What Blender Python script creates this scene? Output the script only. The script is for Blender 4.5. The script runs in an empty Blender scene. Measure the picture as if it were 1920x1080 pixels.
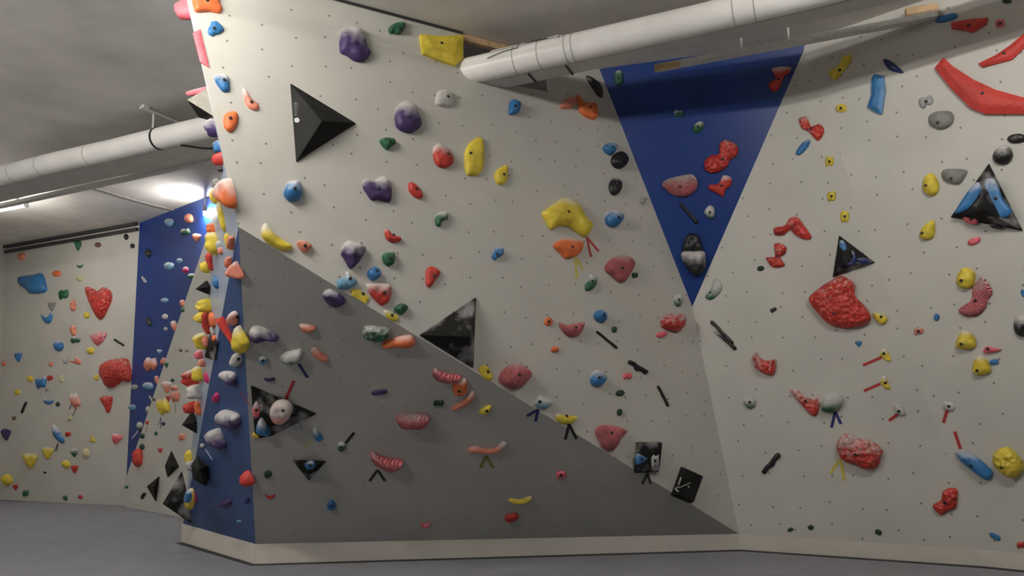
import bpy, bmesh, math, random
import numpy as np
from mathutils import Vector, Matrix, noise
from mathutils.geometry import delaunay_2d_cdt
D = bpy.data; SC = bpy.context.scene; COL = SC.collection
# ------------------------------------------------------------------ camera
PITCH = math.atan((770-540)/1390); ROLL = math.radians(-1.5); FPX = 1390.0
CF = Vector((0, math.cos(PITCH), math.sin(PITCH))); cu = Vector((0, -math.sin(PITCH), math.cos(PITCH))); cr = Vector((1, 0, 0))
CR = cr*math.cos(ROLL)+cu*math.sin(ROLL); CU = -cr*math.sin(ROLL)+cu*math.cos(ROLL)
CC = Vector((0, 0, 1.4))
cam = D.cameras.new('camera'); cam.sensor_width = 36; cam.lens = FPX/1920*36; cam.clip_start = .05
co = D.objects.new('camera', cam); COL.objects.link(co)
m = Matrix((CR, CU, -CF)).transposed().to_4x4(); m.translation = CC; co.matrix_world = m
SC.camera = co
# ------------------------------------------------------------------ world and exposure
w = D.worlds.new('world'); SC.world = w; w.use_nodes = True
w.node_tree.nodes['Background'].inputs[0].default_value = (.9, .95, 1, 1)
w.node_tree.nodes['Background'].inputs[1].default_value = 0.02
SC.view_settings.view_transform = 'Standard'; SC.view_settings.look = 'None'
SC.view_settings.gamma = 1; SC.view_settings.use_curve_mapping = False
SC.view_settings.exposure = 0.42
# ------------------------------------------------------------------ lamps (tube fixtures, one added as fill, see build_lamp)
# centre x, y, z, angle of the tube in plan (deg), length, strength, label
DUCT_ANG = -22.3
LAMPS = [
 (-2.5, 3.9, 4.60, DUCT_ANG, 1.5, 200, 'white fluorescent tube fixture over the floor before the prow'),
 (3.1, 3.3, 4.60, DUCT_ANG, 1.5, 190, 'white fluorescent tube fixture before the right-hand wall'),
 (-4.6, 1.2, 4.60, DUCT_ANG, 1.5, 270, 'added unseen fluorescent fill lamp over the middle of the hall'),  # fill lamp added to brighten the grey overhang
 (-6.3, 4.6, 4.60, DUCT_ANG, 1.5, 230, 'white fluorescent tube fixture over the left of the hall'),
]
# ------------------------------------------------------------------ geometry helpers
HC = 5.0
def ray(x, y): return (CF*FPX+CR*(x-960)+CU*(540-y)).normalized()
def atz(x, y, z):
    d = ray(x, y); return CC+d*((z-CC.z)/d.z)
def plane(a, b, c):
    n = (b-a).cross(c-a).normalized()
    if n.dot(CC-a) < 0: n = -n
    return (n, n.dot(a))
def onp(x, y, pl, off=0.0):
    n, c = pl; d = ray(x, y); return CC+d*((c+off-n.dot(CC))/n.dot(d))
def topx(P):
    v = P-CC; q = v.dot(CF); return (960+FPX*v.dot(CR)/q, 540-FPX*v.dot(CU)/q)
def above(Q, yv):
    lo, hi = Q.z, 6.0
    for _ in range(50):
        mm = (lo+hi)/2
        if topx(Vector((Q.x, Q.y, mm)))[1] > yv: lo = mm
        else: hi = mm
    return Vector((Q.x, Q.y, mm))
def linez(a, b, z): return a+(b-a)*((z-a.z)/(b.z-a.z))
class Frame:
    """A wall plane with its own axes: x along, y up the wall, z out of it."""
    def __init__(s, pl, org):
        s.pl = pl; s.n = pl[0]; s.o = org
        up = Vector((0, 0, 1)); s.y = (up-s.n*up.dot(s.n)).normalized(); s.x = s.y.cross(s.n).normalized()
        s.M = Matrix((s.x, s.y, s.n)).transposed().to_4x4(); s.M.translation = org
    def loc(s, P): v = P-s.o; return Vector((v.dot(s.x), v.dot(s.y)))
    def px(s, x, y, off=0.0): return s.loc(onp(x, y, s.pl, off))
    def at(s, q, h=0.0): return s.o+s.x*q[0]+s.y*q[1]+s.n*h
# ------------------------------------------------------------------ materials
MATS = {}
def newmat(name):
    mt = D.materials.new(name); mt.use_nodes = True; nt = mt.node_tree
    return mt, nt, nt.nodes['Principled BSDF']
def nd(nt, t, **kw):
    n = nt.nodes.new(t)
    for k, v in kw.items():
        if k in n.inputs: n.inputs[k].default_value = v
        else: setattr(n, k, v)
    return n
def ramp(nt, src, p0, p1, c0=(0, 0, 0, 1), c1=(1, 1, 1, 1)):
    r = nd(nt, 'ShaderNodeValToRGB'); r.color_ramp.elements[0].position = p0; r.color_ramp.elements[1].position = p1
    r.color_ramp.elements[0].color = c0; r.color_ramp.elements[1].color = c1
    nt.links.new(src, r.inputs[0]); return r
def mix(nt, fac, a, b):
    x = nd(nt, 'ShaderNodeMix', data_type='RGBA')
    L = nt.links
    if isinstance(fac, float): x.inputs[0].default_value = fac
    else: L.new(fac, x.inputs[0])
    for i, v in ((6, a), (7, b)):
        if isinstance(v, tuple): x.inputs[i].default_value = v
        else: L.new(v, x.inputs[i])
    return x.outputs[2]
def bump(nt, src, bs, strength=.3, dist=.01):
    b = nd(nt, 'ShaderNodeBump', Strength=strength, Distance=dist)
    nt.links.new(src, b.inputs['Height']); nt.links.new(b.outputs[0], bs.inputs['Normal'])
def plain(name, col, rough=.5, metal=0.0, spec=.5, noisy=0.0, scale=30):
    if name in MATS: return MATS[name]
    mt, nt, bs = newmat(name); c = (*col, 1)
    bs.inputs['Base Color'].default_value = c; bs.inputs['Roughness'].default_value = rough
    bs.inputs['Metallic'].default_value = metal; bs.inputs['Specular IOR Level'].default_value = spec
    tc = nd(nt, 'ShaderNodeTexCoord'); nz = nd(nt, 'ShaderNodeTexNoise', Scale=float(scale), Detail=4.0)
    nt.links.new(tc.outputs['Object'], nz.inputs['Vector'])
    f = .18+noisy
    c2 = (col[0]*(1-f), col[1]*(1-f), col[2]*(1-f), 1)
    r = ramp(nt, nz.outputs[0], .35, .65)
    nt.links.new(mix(nt, r.outputs[0], c2, c), bs.inputs['Base Color'])
    MATS[name] = mt; return mt
def wallmat(name, col, rough=.45, dots=True, dirt=.12, ink=.7):
    mt, nt, bs = newmat(name); L = nt.links
    tc = nd(nt, 'ShaderNodeTexCoord'); ob = tc.outputs['Object']
    n1 = nd(nt, 'ShaderNodeTexNoise', Scale=1.3, Detail=5.0); L.new(ob, n1.inputs['Vector'])
    n2 = nd(nt, 'ShaderNodeTexNoise', Scale=9.0, Detail=6.0); L.new(ob, n2.inputs['Vector'])
    c = (*col, 1); d = tuple(v*(1-dirt) for v in col)+(1,)
    base = mix(nt, ramp(nt, n1.outputs[0], .35, .7).outputs[0], c, d)
    sm = ramp(nt, n2.outputs[0], .62, .75)
    mm = nd(nt, 'ShaderNodeMath', operation='MULTIPLY'); L.new(sm.outputs[0], mm.inputs[0]); mm.inputs[1].default_value = .10 if col[0] > .2 else .02
    base = mix(nt, mm.outputs[0], base, (.75, .74, .72, 1))
    if dots:
        mp = nd(nt, 'ShaderNodeMapping'); mp.inputs['Scale'].default_value = (3.9, 3.9, 0); L.new(ob, mp.inputs[0])
        vo = nd(nt, 'ShaderNodeTexVoronoi', Scale=1.0, Randomness=.55, voronoi_dimensions='2D'); L.new(mp.outputs[0], vo.inputs['Vector'])
        r = ramp(nt, vo.outputs['Distance'], .028, .046, (ink, ink, ink, 1), (0, 0, 0, 1))
        base = mix(nt, r.outputs[0], base, (.03, .028, .025, 1))
    L.new(base, bs.inputs['Base Color']); bs.inputs['Roughness'].default_value = rough
    n3 = nd(nt, 'ShaderNodeTexNoise', Scale=220.0, Detail=2.0); L.new(ob, n3.inputs['Vector']); bump(nt, n3.outputs[0], bs, .15, .002)
    MATS[name] = mt; return mt
WHITE = (.56, .545, .50)
W_WHITE = wallmat('white_wall_paint', WHITE); W_FAR = wallmat('far_white_wall_paint', WHITE, dots=False)
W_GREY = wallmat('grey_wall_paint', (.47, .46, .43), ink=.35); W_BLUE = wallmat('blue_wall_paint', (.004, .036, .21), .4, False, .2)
W_PROW = wallmat('glossy_wall_paint_blue_reflection', (.34, .40, .52), .25, False)  # glossy white side faces, with the reflected blue put into the colour
W_SIDE = wallmat('haze_tinted_blue_wall_paint', (.032, .075, .215), .45, False, .2)  # same blue paint, its shade and haze put into the colour
W_KICK = wallmat('kickboard_paint', (.64, .60, .54), .6, False)
W_DIM = wallmat('dark_rear_wall_paint', (.12, .12, .12), .7, False)
W_CEIL = wallmat('ceiling_concrete', (.74, .71, .66), .8, False, .25)
def matmat():
    mt, nt, bs = newmat('grey_mat_carpet'); L = nt.links
    tc = nd(nt, 'ShaderNodeTexCoord'); ob = tc.outputs['Object']
    n1 = nd(nt, 'ShaderNodeTexNoise', Scale=2.2, Detail=6.0, Roughness=.6, Distortion=1.2); L.new(ob, n1.inputs['Vector'])
    n2 = nd(nt, 'ShaderNodeTexNoise', Scale=130.0, Detail=3.0); L.new(ob, n2.inputs['Vector'])
    b = mix(nt, ramp(nt, n1.outputs[0], .3, .75).outputs[0], (.17, .175, .195, 1), (.27, .275, .305, 1))
    b = mix(nt, ramp(nt, n2.outputs[0], .35, .65).outputs[0], b, (.29, .295, .32, 1))
    L.new(b, bs.inputs['Base Color']); bs.inputs['Roughness'].default_value = .95
    ad = nd(nt, 'ShaderNodeMath', operation='MULTIPLY_ADD'); L.new(n1.outputs[0], ad.inputs[0]); ad.inputs[1].default_value = 2.5; L.new(n2.outputs[0], ad.inputs[2])
    bump(nt, ad.outputs[0], bs, .5, .02); return mt
COLS = dict(red=(.58, .045, .032), orange=(.85, .19, .055), salmon=(.78, .26, .17), pink=(.90, .17, .21), yellow=(.80, .62, .06),
  blue=(.035, .19, .45), lightblue=(.16, .36, .55), darkblue=(.015, .03, .16), purple=(.060, .032, .13), green=(.022, .13, .06), darkgreen=(.012, .05, .03),
  black=(.014, .014, .015), grey=(.26, .25, .23), white=(.62, .60, .57), cream=(.66, .60, .36), brown=(.18, .09, .06), clear=(.42, .42, .42), magenta=(.62, .03, .16))
def holdmat(col, ch, st):
    key = f'{col}_resin' + ('_dusty' if ch == 1 else '_chalked' if ch == 2 else '_caked' if ch == 3 else '') + {'r': '_ridged', 'b': '_pebbled'}.get(st, '')
    if key in MATS: return MATS[key]
    mt, nt, bs = newmat(key); L = nt.links; c = COLS[col]
    tc = nd(nt, 'ShaderNodeTexCoord')
    n1 = nd(nt, 'ShaderNodeTexNoise', Scale=9.0, Detail=5.0, Roughness=.6); L.new(tc.outputs['Object'], n1.inputs['Vector'])
    lo = tuple(v*.72 for v in c)+(1,)
    base = mix(nt, ramp(nt, n1.outputs[0], .35, .6).outputs[0], lo, (*c, 1))
    # chalk rubbed on by hands: patch towards the gripping edge, broken up by noise
    if ch:
        sp = nd(nt, 'ShaderNodeSeparateXYZ'); L.new(tc.outputs['Generated'], sp.inputs[0])
        a = nd(nt, 'ShaderNodeMath', operation='MULTIPLY_ADD'); L.new(n1.outputs[0], a.inputs[0]); a.inputs[1].default_value = .85
        ys = nd(nt, 'ShaderNodeMath', operation='MULTIPLY_ADD'); L.new(sp.outputs[1], ys.inputs[0]); ys.inputs[1].default_value = .45 if st == 'b' else .8; ys.inputs[2].default_value = .32 if st == 'b' else .15
        L.new(ys.outputs[0], a.inputs[2])
        if st == 'b':
            n1b = nd(nt, 'ShaderNodeTexNoise', Scale=26.0, Detail=3.0); L.new(tc.outputs['Object'], n1b.inputs['Vector']); L.new(n1b.outputs[0], a.inputs[0])
        t = {1: 1.18, 2: .98, 3: .72}[ch]
        r = ramp(nt, a.outputs[0], max(0, (t-.08)/2), (t+.28)/2, (0, 0, 0, 1), (.85, .85, .85, 1))
        hf = nd(nt, 'ShaderNodeMath', operation='MULTIPLY'); L.new(a.outputs[0], hf.inputs[0]); hf.inputs[1].default_value = .5
        L.new(hf.outputs[0], r.inputs[0])
        base = mix(nt, r.outputs[0], base, (.62, .60, .58, 1))
    L.new(base, bs.inputs['Base Color']); bs.inputs['Roughness'].default_value = .42 if col in ('black', 'blue', 'darkblue') else .55
    if st == 'r':
        wv = nd(nt, 'ShaderNodeTexWave', Scale=26.0, Distortion=1.0, bands_direction='DIAGONAL'); L.new(tc.outputs['Object'], wv.inputs['Vector']); bump(nt, wv.outputs['Fac'], bs, 1.0, .02)
        L.new(mix(nt, ramp(nt, wv.outputs['Fac'], .45, .85, (0, 0, 0, 1), (.38, .38, .38, 1)).outputs[0], base, (.92, .52, .50, 1)), bs.inputs['Base Color'])
    elif st == 'b':
        vo = nd(nt, 'ShaderNodeTexVoronoi', Scale=26.0, feature='SMOOTH_F1'); L.new(tc.outputs['Object'], vo.inputs['Vector']); bump(nt, vo.outputs[0], bs, 1.0, .03); nt.nodes['Bump'].invert = True
        bs.inputs['Roughness'].default_value = .35
    else:
        n3 = nd(nt, 'ShaderNodeTexNoise', Scale=60.0, Detail=3.0); L.new(tc.outputs['Object'], n3.inputs['Vector']); bump(nt, n3.outputs[0], bs, .35, .004)
    MATS[key] = mt; return mt
BOLT = plain('dark_bolt_socket', (.01, .01, .01), .5)
# ------------------------------------------------------------------ object helpers
def tag(o, label=None, cat=None, group=None, kind=None):
    if label: o['label'] = label
    if cat: o['category'] = cat
    if group: o['group'] = group
    if kind: o['kind'] = kind
def mk(name, verts, faces, mat, parent=None, smooth=False, M=None):
    me = D.meshes.new(name); me.from_pydata([tuple(v) for v in verts], [], faces); me.update()
    bm = bmesh.new(); bm.from_mesh(me); bmesh.ops.recalc_face_normals(bm, faces=bm.faces); bm.to_mesh(me); bm.free()
    me.materials.append(mat)
    if smooth: me.polygons.foreach_set('use_smooth', [True]*len(me.polygons))
    o = D.objects.new(name, me); COL.objects.link(o)
    if parent: o.parent = parent
    if M is not None: o.matrix_world = M if parent is None else M
    return o
def empty(name, M):
    o = D.objects.new(name, None); o.empty_display_size = .1; COL.objects.link(o); o.matrix_world = M; return o
def boxv(cx, cy, cz, sx, sy, sz):
    return [(cx+a*sx/2, cy+b*sy/2, cz+c*sz/2) for a in (-1, 1) for b in (-1, 1) for c in (-1, 1)]
BOXF = [(0, 1, 3, 2), (4, 6, 7, 5), (0, 4, 5, 1), (2, 3, 7, 6), (0, 2, 6, 4), (1, 5, 7, 3)]
def box(name, c, s, mat, parent=None, M=None, bev=.0):
    o = mk(name, boxv(*c, *s), BOXF, mat, parent, M=M)
    if bev: b = o.modifiers.new('bevel', 'BEVEL'); b.width = bev; b.segments = 2
    return o
def slab(name, pts, mat, fr, thick=.003, parent=None):
    """polygon (world points on a wall plane) with thickness behind it"""
    loc = [fr.loc(p) for p in pts]
    n = len(loc); v = [(p.x, p.y, 0) for p in loc]+[(p.x, p.y, -thick) for p in loc]
    f = [tuple(range(n)), tuple(range(2*n-1, n-1, -1))]+[(i, (i+1) % n, n+(i+1) % n, n+i) for i in range(n)]
    return mk(name, v, f, mat, parent, M=fr.M)
def tube(path, r, seg=20, close=True):
    V = []; F = []
    path = [Vector(p) for p in path]
    for i, p in enumerate(path):
        t = (path[min(i+1, len(path)-1)]-path[max(i-1, 0)]).normalized()
        s = t.cross(Vector((0, 0, 1)))
        s = s.normalized() if s.length > 1e-4 else Vector((1, 0, 0))
        u = s.cross(t)
        rr = r[i] if isinstance(r, (list, tuple)) else r
        for k in range(seg):
            a = 2*math.pi*k/seg; V.append(p+s*math.cos(a)*rr+u*math.sin(a)*rr)
    for i in range(len(path)-1):
        for k in range(seg):
            F.append((i*seg+k, i*seg+(k+1) % seg, (i+1)*seg+(k+1) % seg, (i+1)*seg+k))
    if close: F.append(tuple(range(seg))); F.append(tuple(range(len(V)-seg, len(V))))
    return V, F
def sweep(path, prof, M=None):
    """profile (offset across, offset up) swept along a nearly level path"""
    V = []; F = []; path = [Vector(p) for p in path]; n = len(prof)
    for i, p in enumerate(path):
        t = (path[min(i+1, len(path)-1)]-path[max(i-1, 0)]); t.z = 0; t.normalize()
        s = Vector((0, 0, 1)).cross(t)
        for a, b in prof: V.append(p+s*a+Vector((0, 0, b)))
    for i in range(len(path)-1):
        for k in range(n): F.append((i*n+k, i*n+(k+1) % n, (i+1)*n+(k+1) % n, (i+1)*n+k))
    F.append(tuple(range(n))); F.append(tuple(range(len(V)-n, len(V)))); return V, F
# ------------------------------------------------------------------ the room: key points
A = atz(478, 1058, 0); L = atz(342, 1017, 0); R = atz(1388, 1031, 0); F2 = atz(1840, 1062, 0); F3 = atz(1920, 1070, 0)
At = above(A, 1020); Lt = above(L, 982); Rt = above(R, 1001); F2t = above(F2, 1031)
pM = plane(atz(640, 0, HC), atz(872, 62, HC), Rt)
P1 = onp(447, 425, pM); P0 = onp(350, 0, pM); T = onp(1298, 575, pM); Pt = onp(419, 300, pM)
pR = plane(Rt, T, F2t); V1 = onp(1130, 145, pM); V2 = onp(1507, 95, pR)
pS = plane(F2t, V2, F3+Vector((0, 0, F2t.z))); pV = plane(T, V1, V2)
pG = plane(At, Rt, P1); pB = plane(At, Lt, P1); pP = plane(Pt, P1, Lt)
P0c = linez(P1, P0, HC+.02)
K = Vector((-3.3, 9.92, 0)); Kc = Vector((-3.3, 9.92, HC+.02))
pH = plane(P0c, Pt, Kc); n_, c_ = pH
if n_.x > 0: pH = (-n_, -c_)
cF = atz(12, 462, HC)
pF = plane(cF, atz(262, 418, HC), atz(118, 943, 0))
Wb = onp(235, 932, pF); W0 = atz(262, 418, HC); fF = onp(235, 951, pF); fF = linez(Wb, onp(234, 990, pF), 0) if False else fF
fF = atz(235, 951, 0); E1 = atz(330, 965, 0)
pE = plane(fF, E1, Wb) if abs((E1-fF).cross(Wb-fF).length) > .02 else plane(fF, E1, fF+Vector((0, 0, 1)))
pE = plane(fF, E1, fF+(Wb-fF)*1.0)
We = CC+ray(380, 500)*(11.7/ray(380, 500).y); pE = plane(Wb, E1, We); pW = plane(Wb, W0, We)
FR = {}
for k_, p_, o_ in (('M', pM, Rt), ('G', pG, At), ('B', pB, At), ('R', pR, Rt), ('S', pS, F2t), ('V', pV, T), ('P', pP, Lt), ('H', pH, Pt), ('F', pF, atz(118, 943, 0)), ('W', pW, Wb), ('E', pE, fF)):
    FR[k_] = Frame(p_, o_)
def struct(o): o['kind'] = 'structure'; return o
# main white wall with the hole the duct runs through
Mtop = linez(T, V1, HC+.02)
hole = [onp(x, y, pM) for x, y in ((1031, 118), (1027, 172), (960, 159), (872, 139), (876, 72))]
holetop = [linez(hole[0], hole[1], HC+.02) if False else onp(1033, 96, pM), onp(876, 63, pM)]
hr = hole[0].copy(); 
def liftM(P):   # same place along the wall, at ceiling height
    f = FR['M']; q = f.loc(P); top = f.loc(linez(P1, P0, HC+.02)); 
    return f.at((q.x, q.y+(HC+.02-P.z)/f.y.z))
Mpts = [P0c, P1, Rt, T, Mtop, liftM(hole[1]), hole[1], hole[2], hole[3], liftM(hole[3])]
struct(slab('wall_front', Mpts, W_WHITE, FR['M']))
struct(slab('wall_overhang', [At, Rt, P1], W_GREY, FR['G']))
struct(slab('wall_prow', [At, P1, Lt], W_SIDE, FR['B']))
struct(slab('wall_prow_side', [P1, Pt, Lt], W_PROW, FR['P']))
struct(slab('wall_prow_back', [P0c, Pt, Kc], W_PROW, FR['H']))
pK = plane(Pt, Lt, Kc); pK = pK if pK[0].x < 0 else (-pK[0], -pK[1])
fk = Frame(pK, Lt); FR['K'] = fk
k_low = K.copy()
struct(mk('wall_prow_rear', [Pt, Lt, L, K, Kc], [(0, 1, 4), (1, 2, 3, 4)], W_FAR))
Vt2 = linez(T, V2, HC+.02)
struct(slab('wall_wedge', [T, Vt2, Mtop], W_BLUE, FR['V']))
struct(slab('wall_corner', [Rt, F2t, V2, T], W_WHITE, FR['R']))
Sd = (F3-F2).normalized(); SE = F2+Sd*7.5
fS = FR['S']
def Sat(P, z):  # point on plane S vertically above P
    n, c = pS; return Vector((P.x, P.y, 0))+Vector((0, 0, 0)) if False else None
SEt = SE+Vector((0, 0, F2t.z))
q = fS.loc(SEt); SEc = fS.at((q.x, q.y+(HC+.02-SEt.z)/fS.y.z))
V2c = linez(F2t, V2, HC+.02)
struct(slab('wall_right', [F2t, SEt, SEc, V2c, V2], W_WHITE, fS))
# small triangle of plane R above V2 is closed by the wedge wall
# kickboards
def kick(name, a, at, b, bt):
    d = (b-a).normalized(); n = Vector((d.y, -d.x, 0))
    if n.dot(CC-a) < 0: n = -n
    v = [a, b, bt, at]; o = [p-n*.03 for p in v]
    struct(mk(name, [p+n*.004 for p in v]+o, [(0, 1, 2, 3), (7, 6, 5, 4), (3, 2, 6, 7), (0, 4, 5, 1), (1, 5, 6, 2), (0, 3, 7, 4)], W_KICK))
kick('baseboard_prow', L, Lt, A, At); kick('baseboard_front', A, At, R, Rt); kick('baseboard_corner', R, Rt, F2, F2t)
kick('baseboard_right', F2, F2t, SE, SEt); kick('baseboard_back', K, Vector((K.x, K.y, Lt.z)), L, Lt)
gapm = plain('dark_mat_gap', (.035, .035, .04), .9)  # dark strip laid in for the shadow gap between mats and kickboard
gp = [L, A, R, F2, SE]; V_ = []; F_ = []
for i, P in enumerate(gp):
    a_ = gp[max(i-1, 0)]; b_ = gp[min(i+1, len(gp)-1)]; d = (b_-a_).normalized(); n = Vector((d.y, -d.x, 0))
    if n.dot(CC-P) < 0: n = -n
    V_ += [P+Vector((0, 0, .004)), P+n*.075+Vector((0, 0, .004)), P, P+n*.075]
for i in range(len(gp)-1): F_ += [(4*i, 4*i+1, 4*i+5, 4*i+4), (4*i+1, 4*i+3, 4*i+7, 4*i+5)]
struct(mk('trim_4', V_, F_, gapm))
# far walls
struct(slab('wall_far', [cF, atz(-6, 936.5, 0) if False else onp(-6, 937, pF), Vector(fF), Wb, W0], W_FAR, FR['F']))
Ed = (E1-fF).normalized(); EK = fF+Ed*3.6
upE = (We-Wb)
fE = FR['E']
def vtop(P, fr):
    q = fr.loc(P); return fr.at((q.x, q.y+(HC+.02-P.z)/fr.y.z))
WeT = linez(Wb, We, HC+.02)
struct(slab('wall_far_behind', [fF, EK, vtop(EK, fE), WeT, Wb], W_FAR, fE))
struct(slab('wall_far_wedge', [Wb, WeT, W0], W_BLUE, FR['W']))
LB = Vector((-11.2, -6, 0)); cF0 = onp(-6, 937, pF); cF0.z = 0
struct(mk('wall_left', [cF0, LB, LB+Vector((0, 0, HC)), cF], [(0, 1, 2, 3)], W_FAR))
struct(mk('wall_back', [LB, Vector((10.5, -6, 0)), Vector((10.5, -6, HC)), LB+Vector((0, 0, HC))], [(0, 1, 2, 3)], W_DIM))
struct(mk('wall_right_rear', [Vector((10.5, -6, 0)), SE, SEc, Vector((10.5, -6, HC))], [(0, 1, 2, 3)], W_DIM))
struct(mk('floor', [(-13, -6.5, 0), (12, -6.5, 0), (12, 16, 0), (-13, 16, 0)], [(0, 1, 2, 3)], matmat()))
struct(mk('ceiling', [(-13, -6.5, HC), (12, -6.5, HC), (12, 18, HC), (-13, 18, HC)], [(3, 2, 1, 0)], W_CEIL))
# backing of the hollow inside the walls, seen black through the duct's hole
# ------------------------------------------------------------------ trims
dark = plain('dark_track', (.03, .03, .03), .5)
wood = plain('raw_pine', (.62, .42, .24), .7, noisy=.1, scale=14)
whitepaint = plain('white_metal', (.70, .69, .66), .4)
t1 = atz(0, 463, HC-.03); t2 = atz(262, 421, HC-.03); nF = pF[0]
for i, (dz, of) in enumerate(((.03, .05), (.13, .03))):
    a = onp(8, 463, pF); b = W0.copy(); a.z = b.z = HC-dz
    a += nF*(of+.02); b += nF*(of+.02)
    V_, F_ = sweep([a, b], [(-.02, -.03), (.02, -.03), (.02, .03), (-.02, .03)])
    struct(mk(f'trim_{i+1}', V_, F_, dark))
V_, F_ = sweep([P0c-Vector((0, 0, .035))+pM[0]*.012, liftM(hole[3])-Vector((0, 0, .035))+pM[0]*.012], [(-.004, -.012), (.004, -.012), (.004, .02), (-.004, .02)])
struct(mk('trim_5', V_, F_, dark))
# timber plate over the hole
f = FR['M']; a = f.loc(liftM(hole[3])); b = f.loc(liftM(hole[1]))
o = box('timber_plate', ((a.x+b.x)/2, (a.y+b.y)/2-.06, -.03), (abs(b.x-a.x)+.02, .07, .05), wood, M=f.M)
tag(o, 'raw timber plate across the top of the dark duct opening', 'timber')
# rough plaster seam on the ceiling near the far lamp
a, b, c = atz(165, 351, HC-.01), atz(255, 378, HC-.01), atz(335, 398, HC-.01)
V_, F_ = sweep([a, b, c], [(-.05, -.004), (.05, -.004), (.05, .012), (-.05, .012)])
struct(mk('trim_3', V_, F_, plain('old_plaster', (.45, .42, .38), .9, noisy=.4, scale=60)))
# ------------------------------------------------------------------ lamps
emit = {}
def emat(s):
    if s in emit: return emit[s]
    mt, nt, bs = newmat('lit_tube'); bs.inputs['Emission Color'].default_value = (1, .965, .90, 1); bs.inputs['Emission Strength'].default_value = s
    bs.inputs['Base Color'].default_value = (.9, .9, .9, 1); emit[s] = mt; return mt
def build_lamp(x, y, z, ang, ln, s, label):
    M = Matrix.Translation((x, y, z)) @ Matrix.Rotation(math.radians(ang), 4, 'Z')
    e = empty('fluorescent_lamp', M); tag(e, label, 'lamp', 'fluorescent tube lamps')
    box('housing', (0, 0, .06), (ln+.08, .035, .03), whitepaint, e, bev=.008)
    for sx in (-1, 1):
        box('tube_holder', (sx*(ln/2+.015), 0, .02), (.03, .07, .07), whitepaint, e, bev=.006)
        V_, F_ = tube([(sx*ln*.35, 0, .1), (sx*ln*.35, 0, HC-z)], .008, 8); mk('suspension_rod', V_, F_, whitepaint, e)
    V_, F_ = tube([(-ln/2, 0, .01), (ln/2, 0, .01)], .019, 12); mk('tube', V_, F_, emat(s), e, smooth=True)
    return e
for l_ in LAMPS: build_lamp(*l_)
# two more lamps stand in view beyond the duct
d1 = atz(52, 386, 4.72); dirD = Vector((math.cos(math.radians(DUCT_ANG)), math.sin(math.radians(DUCT_ANG)), 0))
c1 = d1-dirD*.8
build_lamp(c1.x, c1.y, 4.72, DUCT_ANG, 1.5, 80, 'lit fluorescent tube fixture at the left frame edge below the duct')
c2 = atz(384, 390, 4.70); a2 = math.degrees(math.atan2(c2.y, c2.x))
build_lamp(c2.x+c2.x*.06, c2.y*1.06, 4.70, a2, 1.2, 500, 'glaring lamp beside the prow above the far blue wedge')
# ------------------------------------------------------------------ duct, cables, trays
jacket = plain('white_duct_jacket', (.93, .91, .88), .35, noisy=-.1, scale=3)
duct_under = plain('pale_grey_duct_paint', (.60, .58, .55), .6, noisy=-.08, scale=5)
strapm = plain('black_strap', (.01, .01, .01), .4)
ZD = 4.5
pp = [(-12.5, 11.9), (-9, 10.35), (-5.65, 8.82), (-4.8, 8.47), (-4.0, 8.11), (-3.4, 7.85), (-1.8, 7.2), (-.25, 6.565), (.73, 6.15), (1.6, 5.78), (2.37, 5.42), (3.4, 4.9), (5, 4.1), (7, 3.1)]
perp = Vector((-.38, -.925, 0)).normalized()*-1
path = [Vector((x, y, ZD+.12))+perp*.05 for x, y in pp]
V_, F_ = tube(path, .125, 32)
pipe = mk('insulated_pipe', V_, F_, jacket, smooth=True)
tag(pipe, 'long round white-jacketed pipe running below the ceiling and through the central wall', 'pipe')
def flatsec(w_): return [(.06, 0), (w_-.03, 0), (w_, .03), (w_, .10), (w_-.03, .13), (.06, .13), (.04, .10), (.04, .03)]
low = [q_-Vector((0, 0, .12)) for q_ in path]
V_, F_ = sweep(low[6:], flatsec(.29)); duct = mk('flat_duct', V_, F_, duct_under)
tag(duct, 'flat grey duct hugging the far side of the round pipe before the blue triangle', 'duct', 'flat grey ducts')
V_, F_ = sweep(low[:7], flatsec(.52)); duct2 = mk('flat_duct', V_, F_, duct_under)
tag(duct2, 'wide flat grey duct hugging the round pipe left of the prow', 'duct', 'flat grey ducts')
def along(x):   # point on the path at given X
    for i in range(len(path)-1):
        a, b = path[i], path[i+1]
        if a.x <= x <= b.x: return a+(b-a)*((x-a.x)/(b.x-a.x)), (b-a).normalized()
    return path[0], Vector((1, 0, 0))
seam = plain('jacket_seam_grey', (.45, .43, .40), .7)
def ringon(x, r, wd, name, mat):
    p, t = along(x); V_, F_ = tube([p-t*wd/2, p+t*wd/2], r, 32); return mk(name, V_, F_, mat, pipe, smooth=False)
for x in (-8.2, -7.5, -6.9, -6.4, -5.9, -5.1, .1, .32, .56, .62, 1.9, 2.05): ringon(x, .1275, .007, 'jacket_seam', seam)
for x in (-4.05, -8.0): ringon(x, .133, .022, 'strap', strapm)
for x in (.18, .52):
    p, t = along(x); s = Vector((0, 0, 1)).cross(t); 
    b = p+s*.25; V_, F_ = tube([p+s*.06+Vector((0, 0, -.128)), p+s*.17+Vector((0, 0, -.128)), p+s*.26+Vector((0, 0, -.126))], .009, 8); mk('strap', V_, F_, strapm, duct)
for x in (-3.75,):
    p, t = along(x); s = Vector((0, 0, 1)).cross(t); V_, F_ = tube([p+s*.02+Vector((0, 0, -.13)), p+s*.2+t*.12+Vector((0, 0, -.128)), p+s*.3+t*.25+Vector((0, 0, -.126))], .011, 8); mk('strap', V_, F_, strapm, duct)
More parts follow.
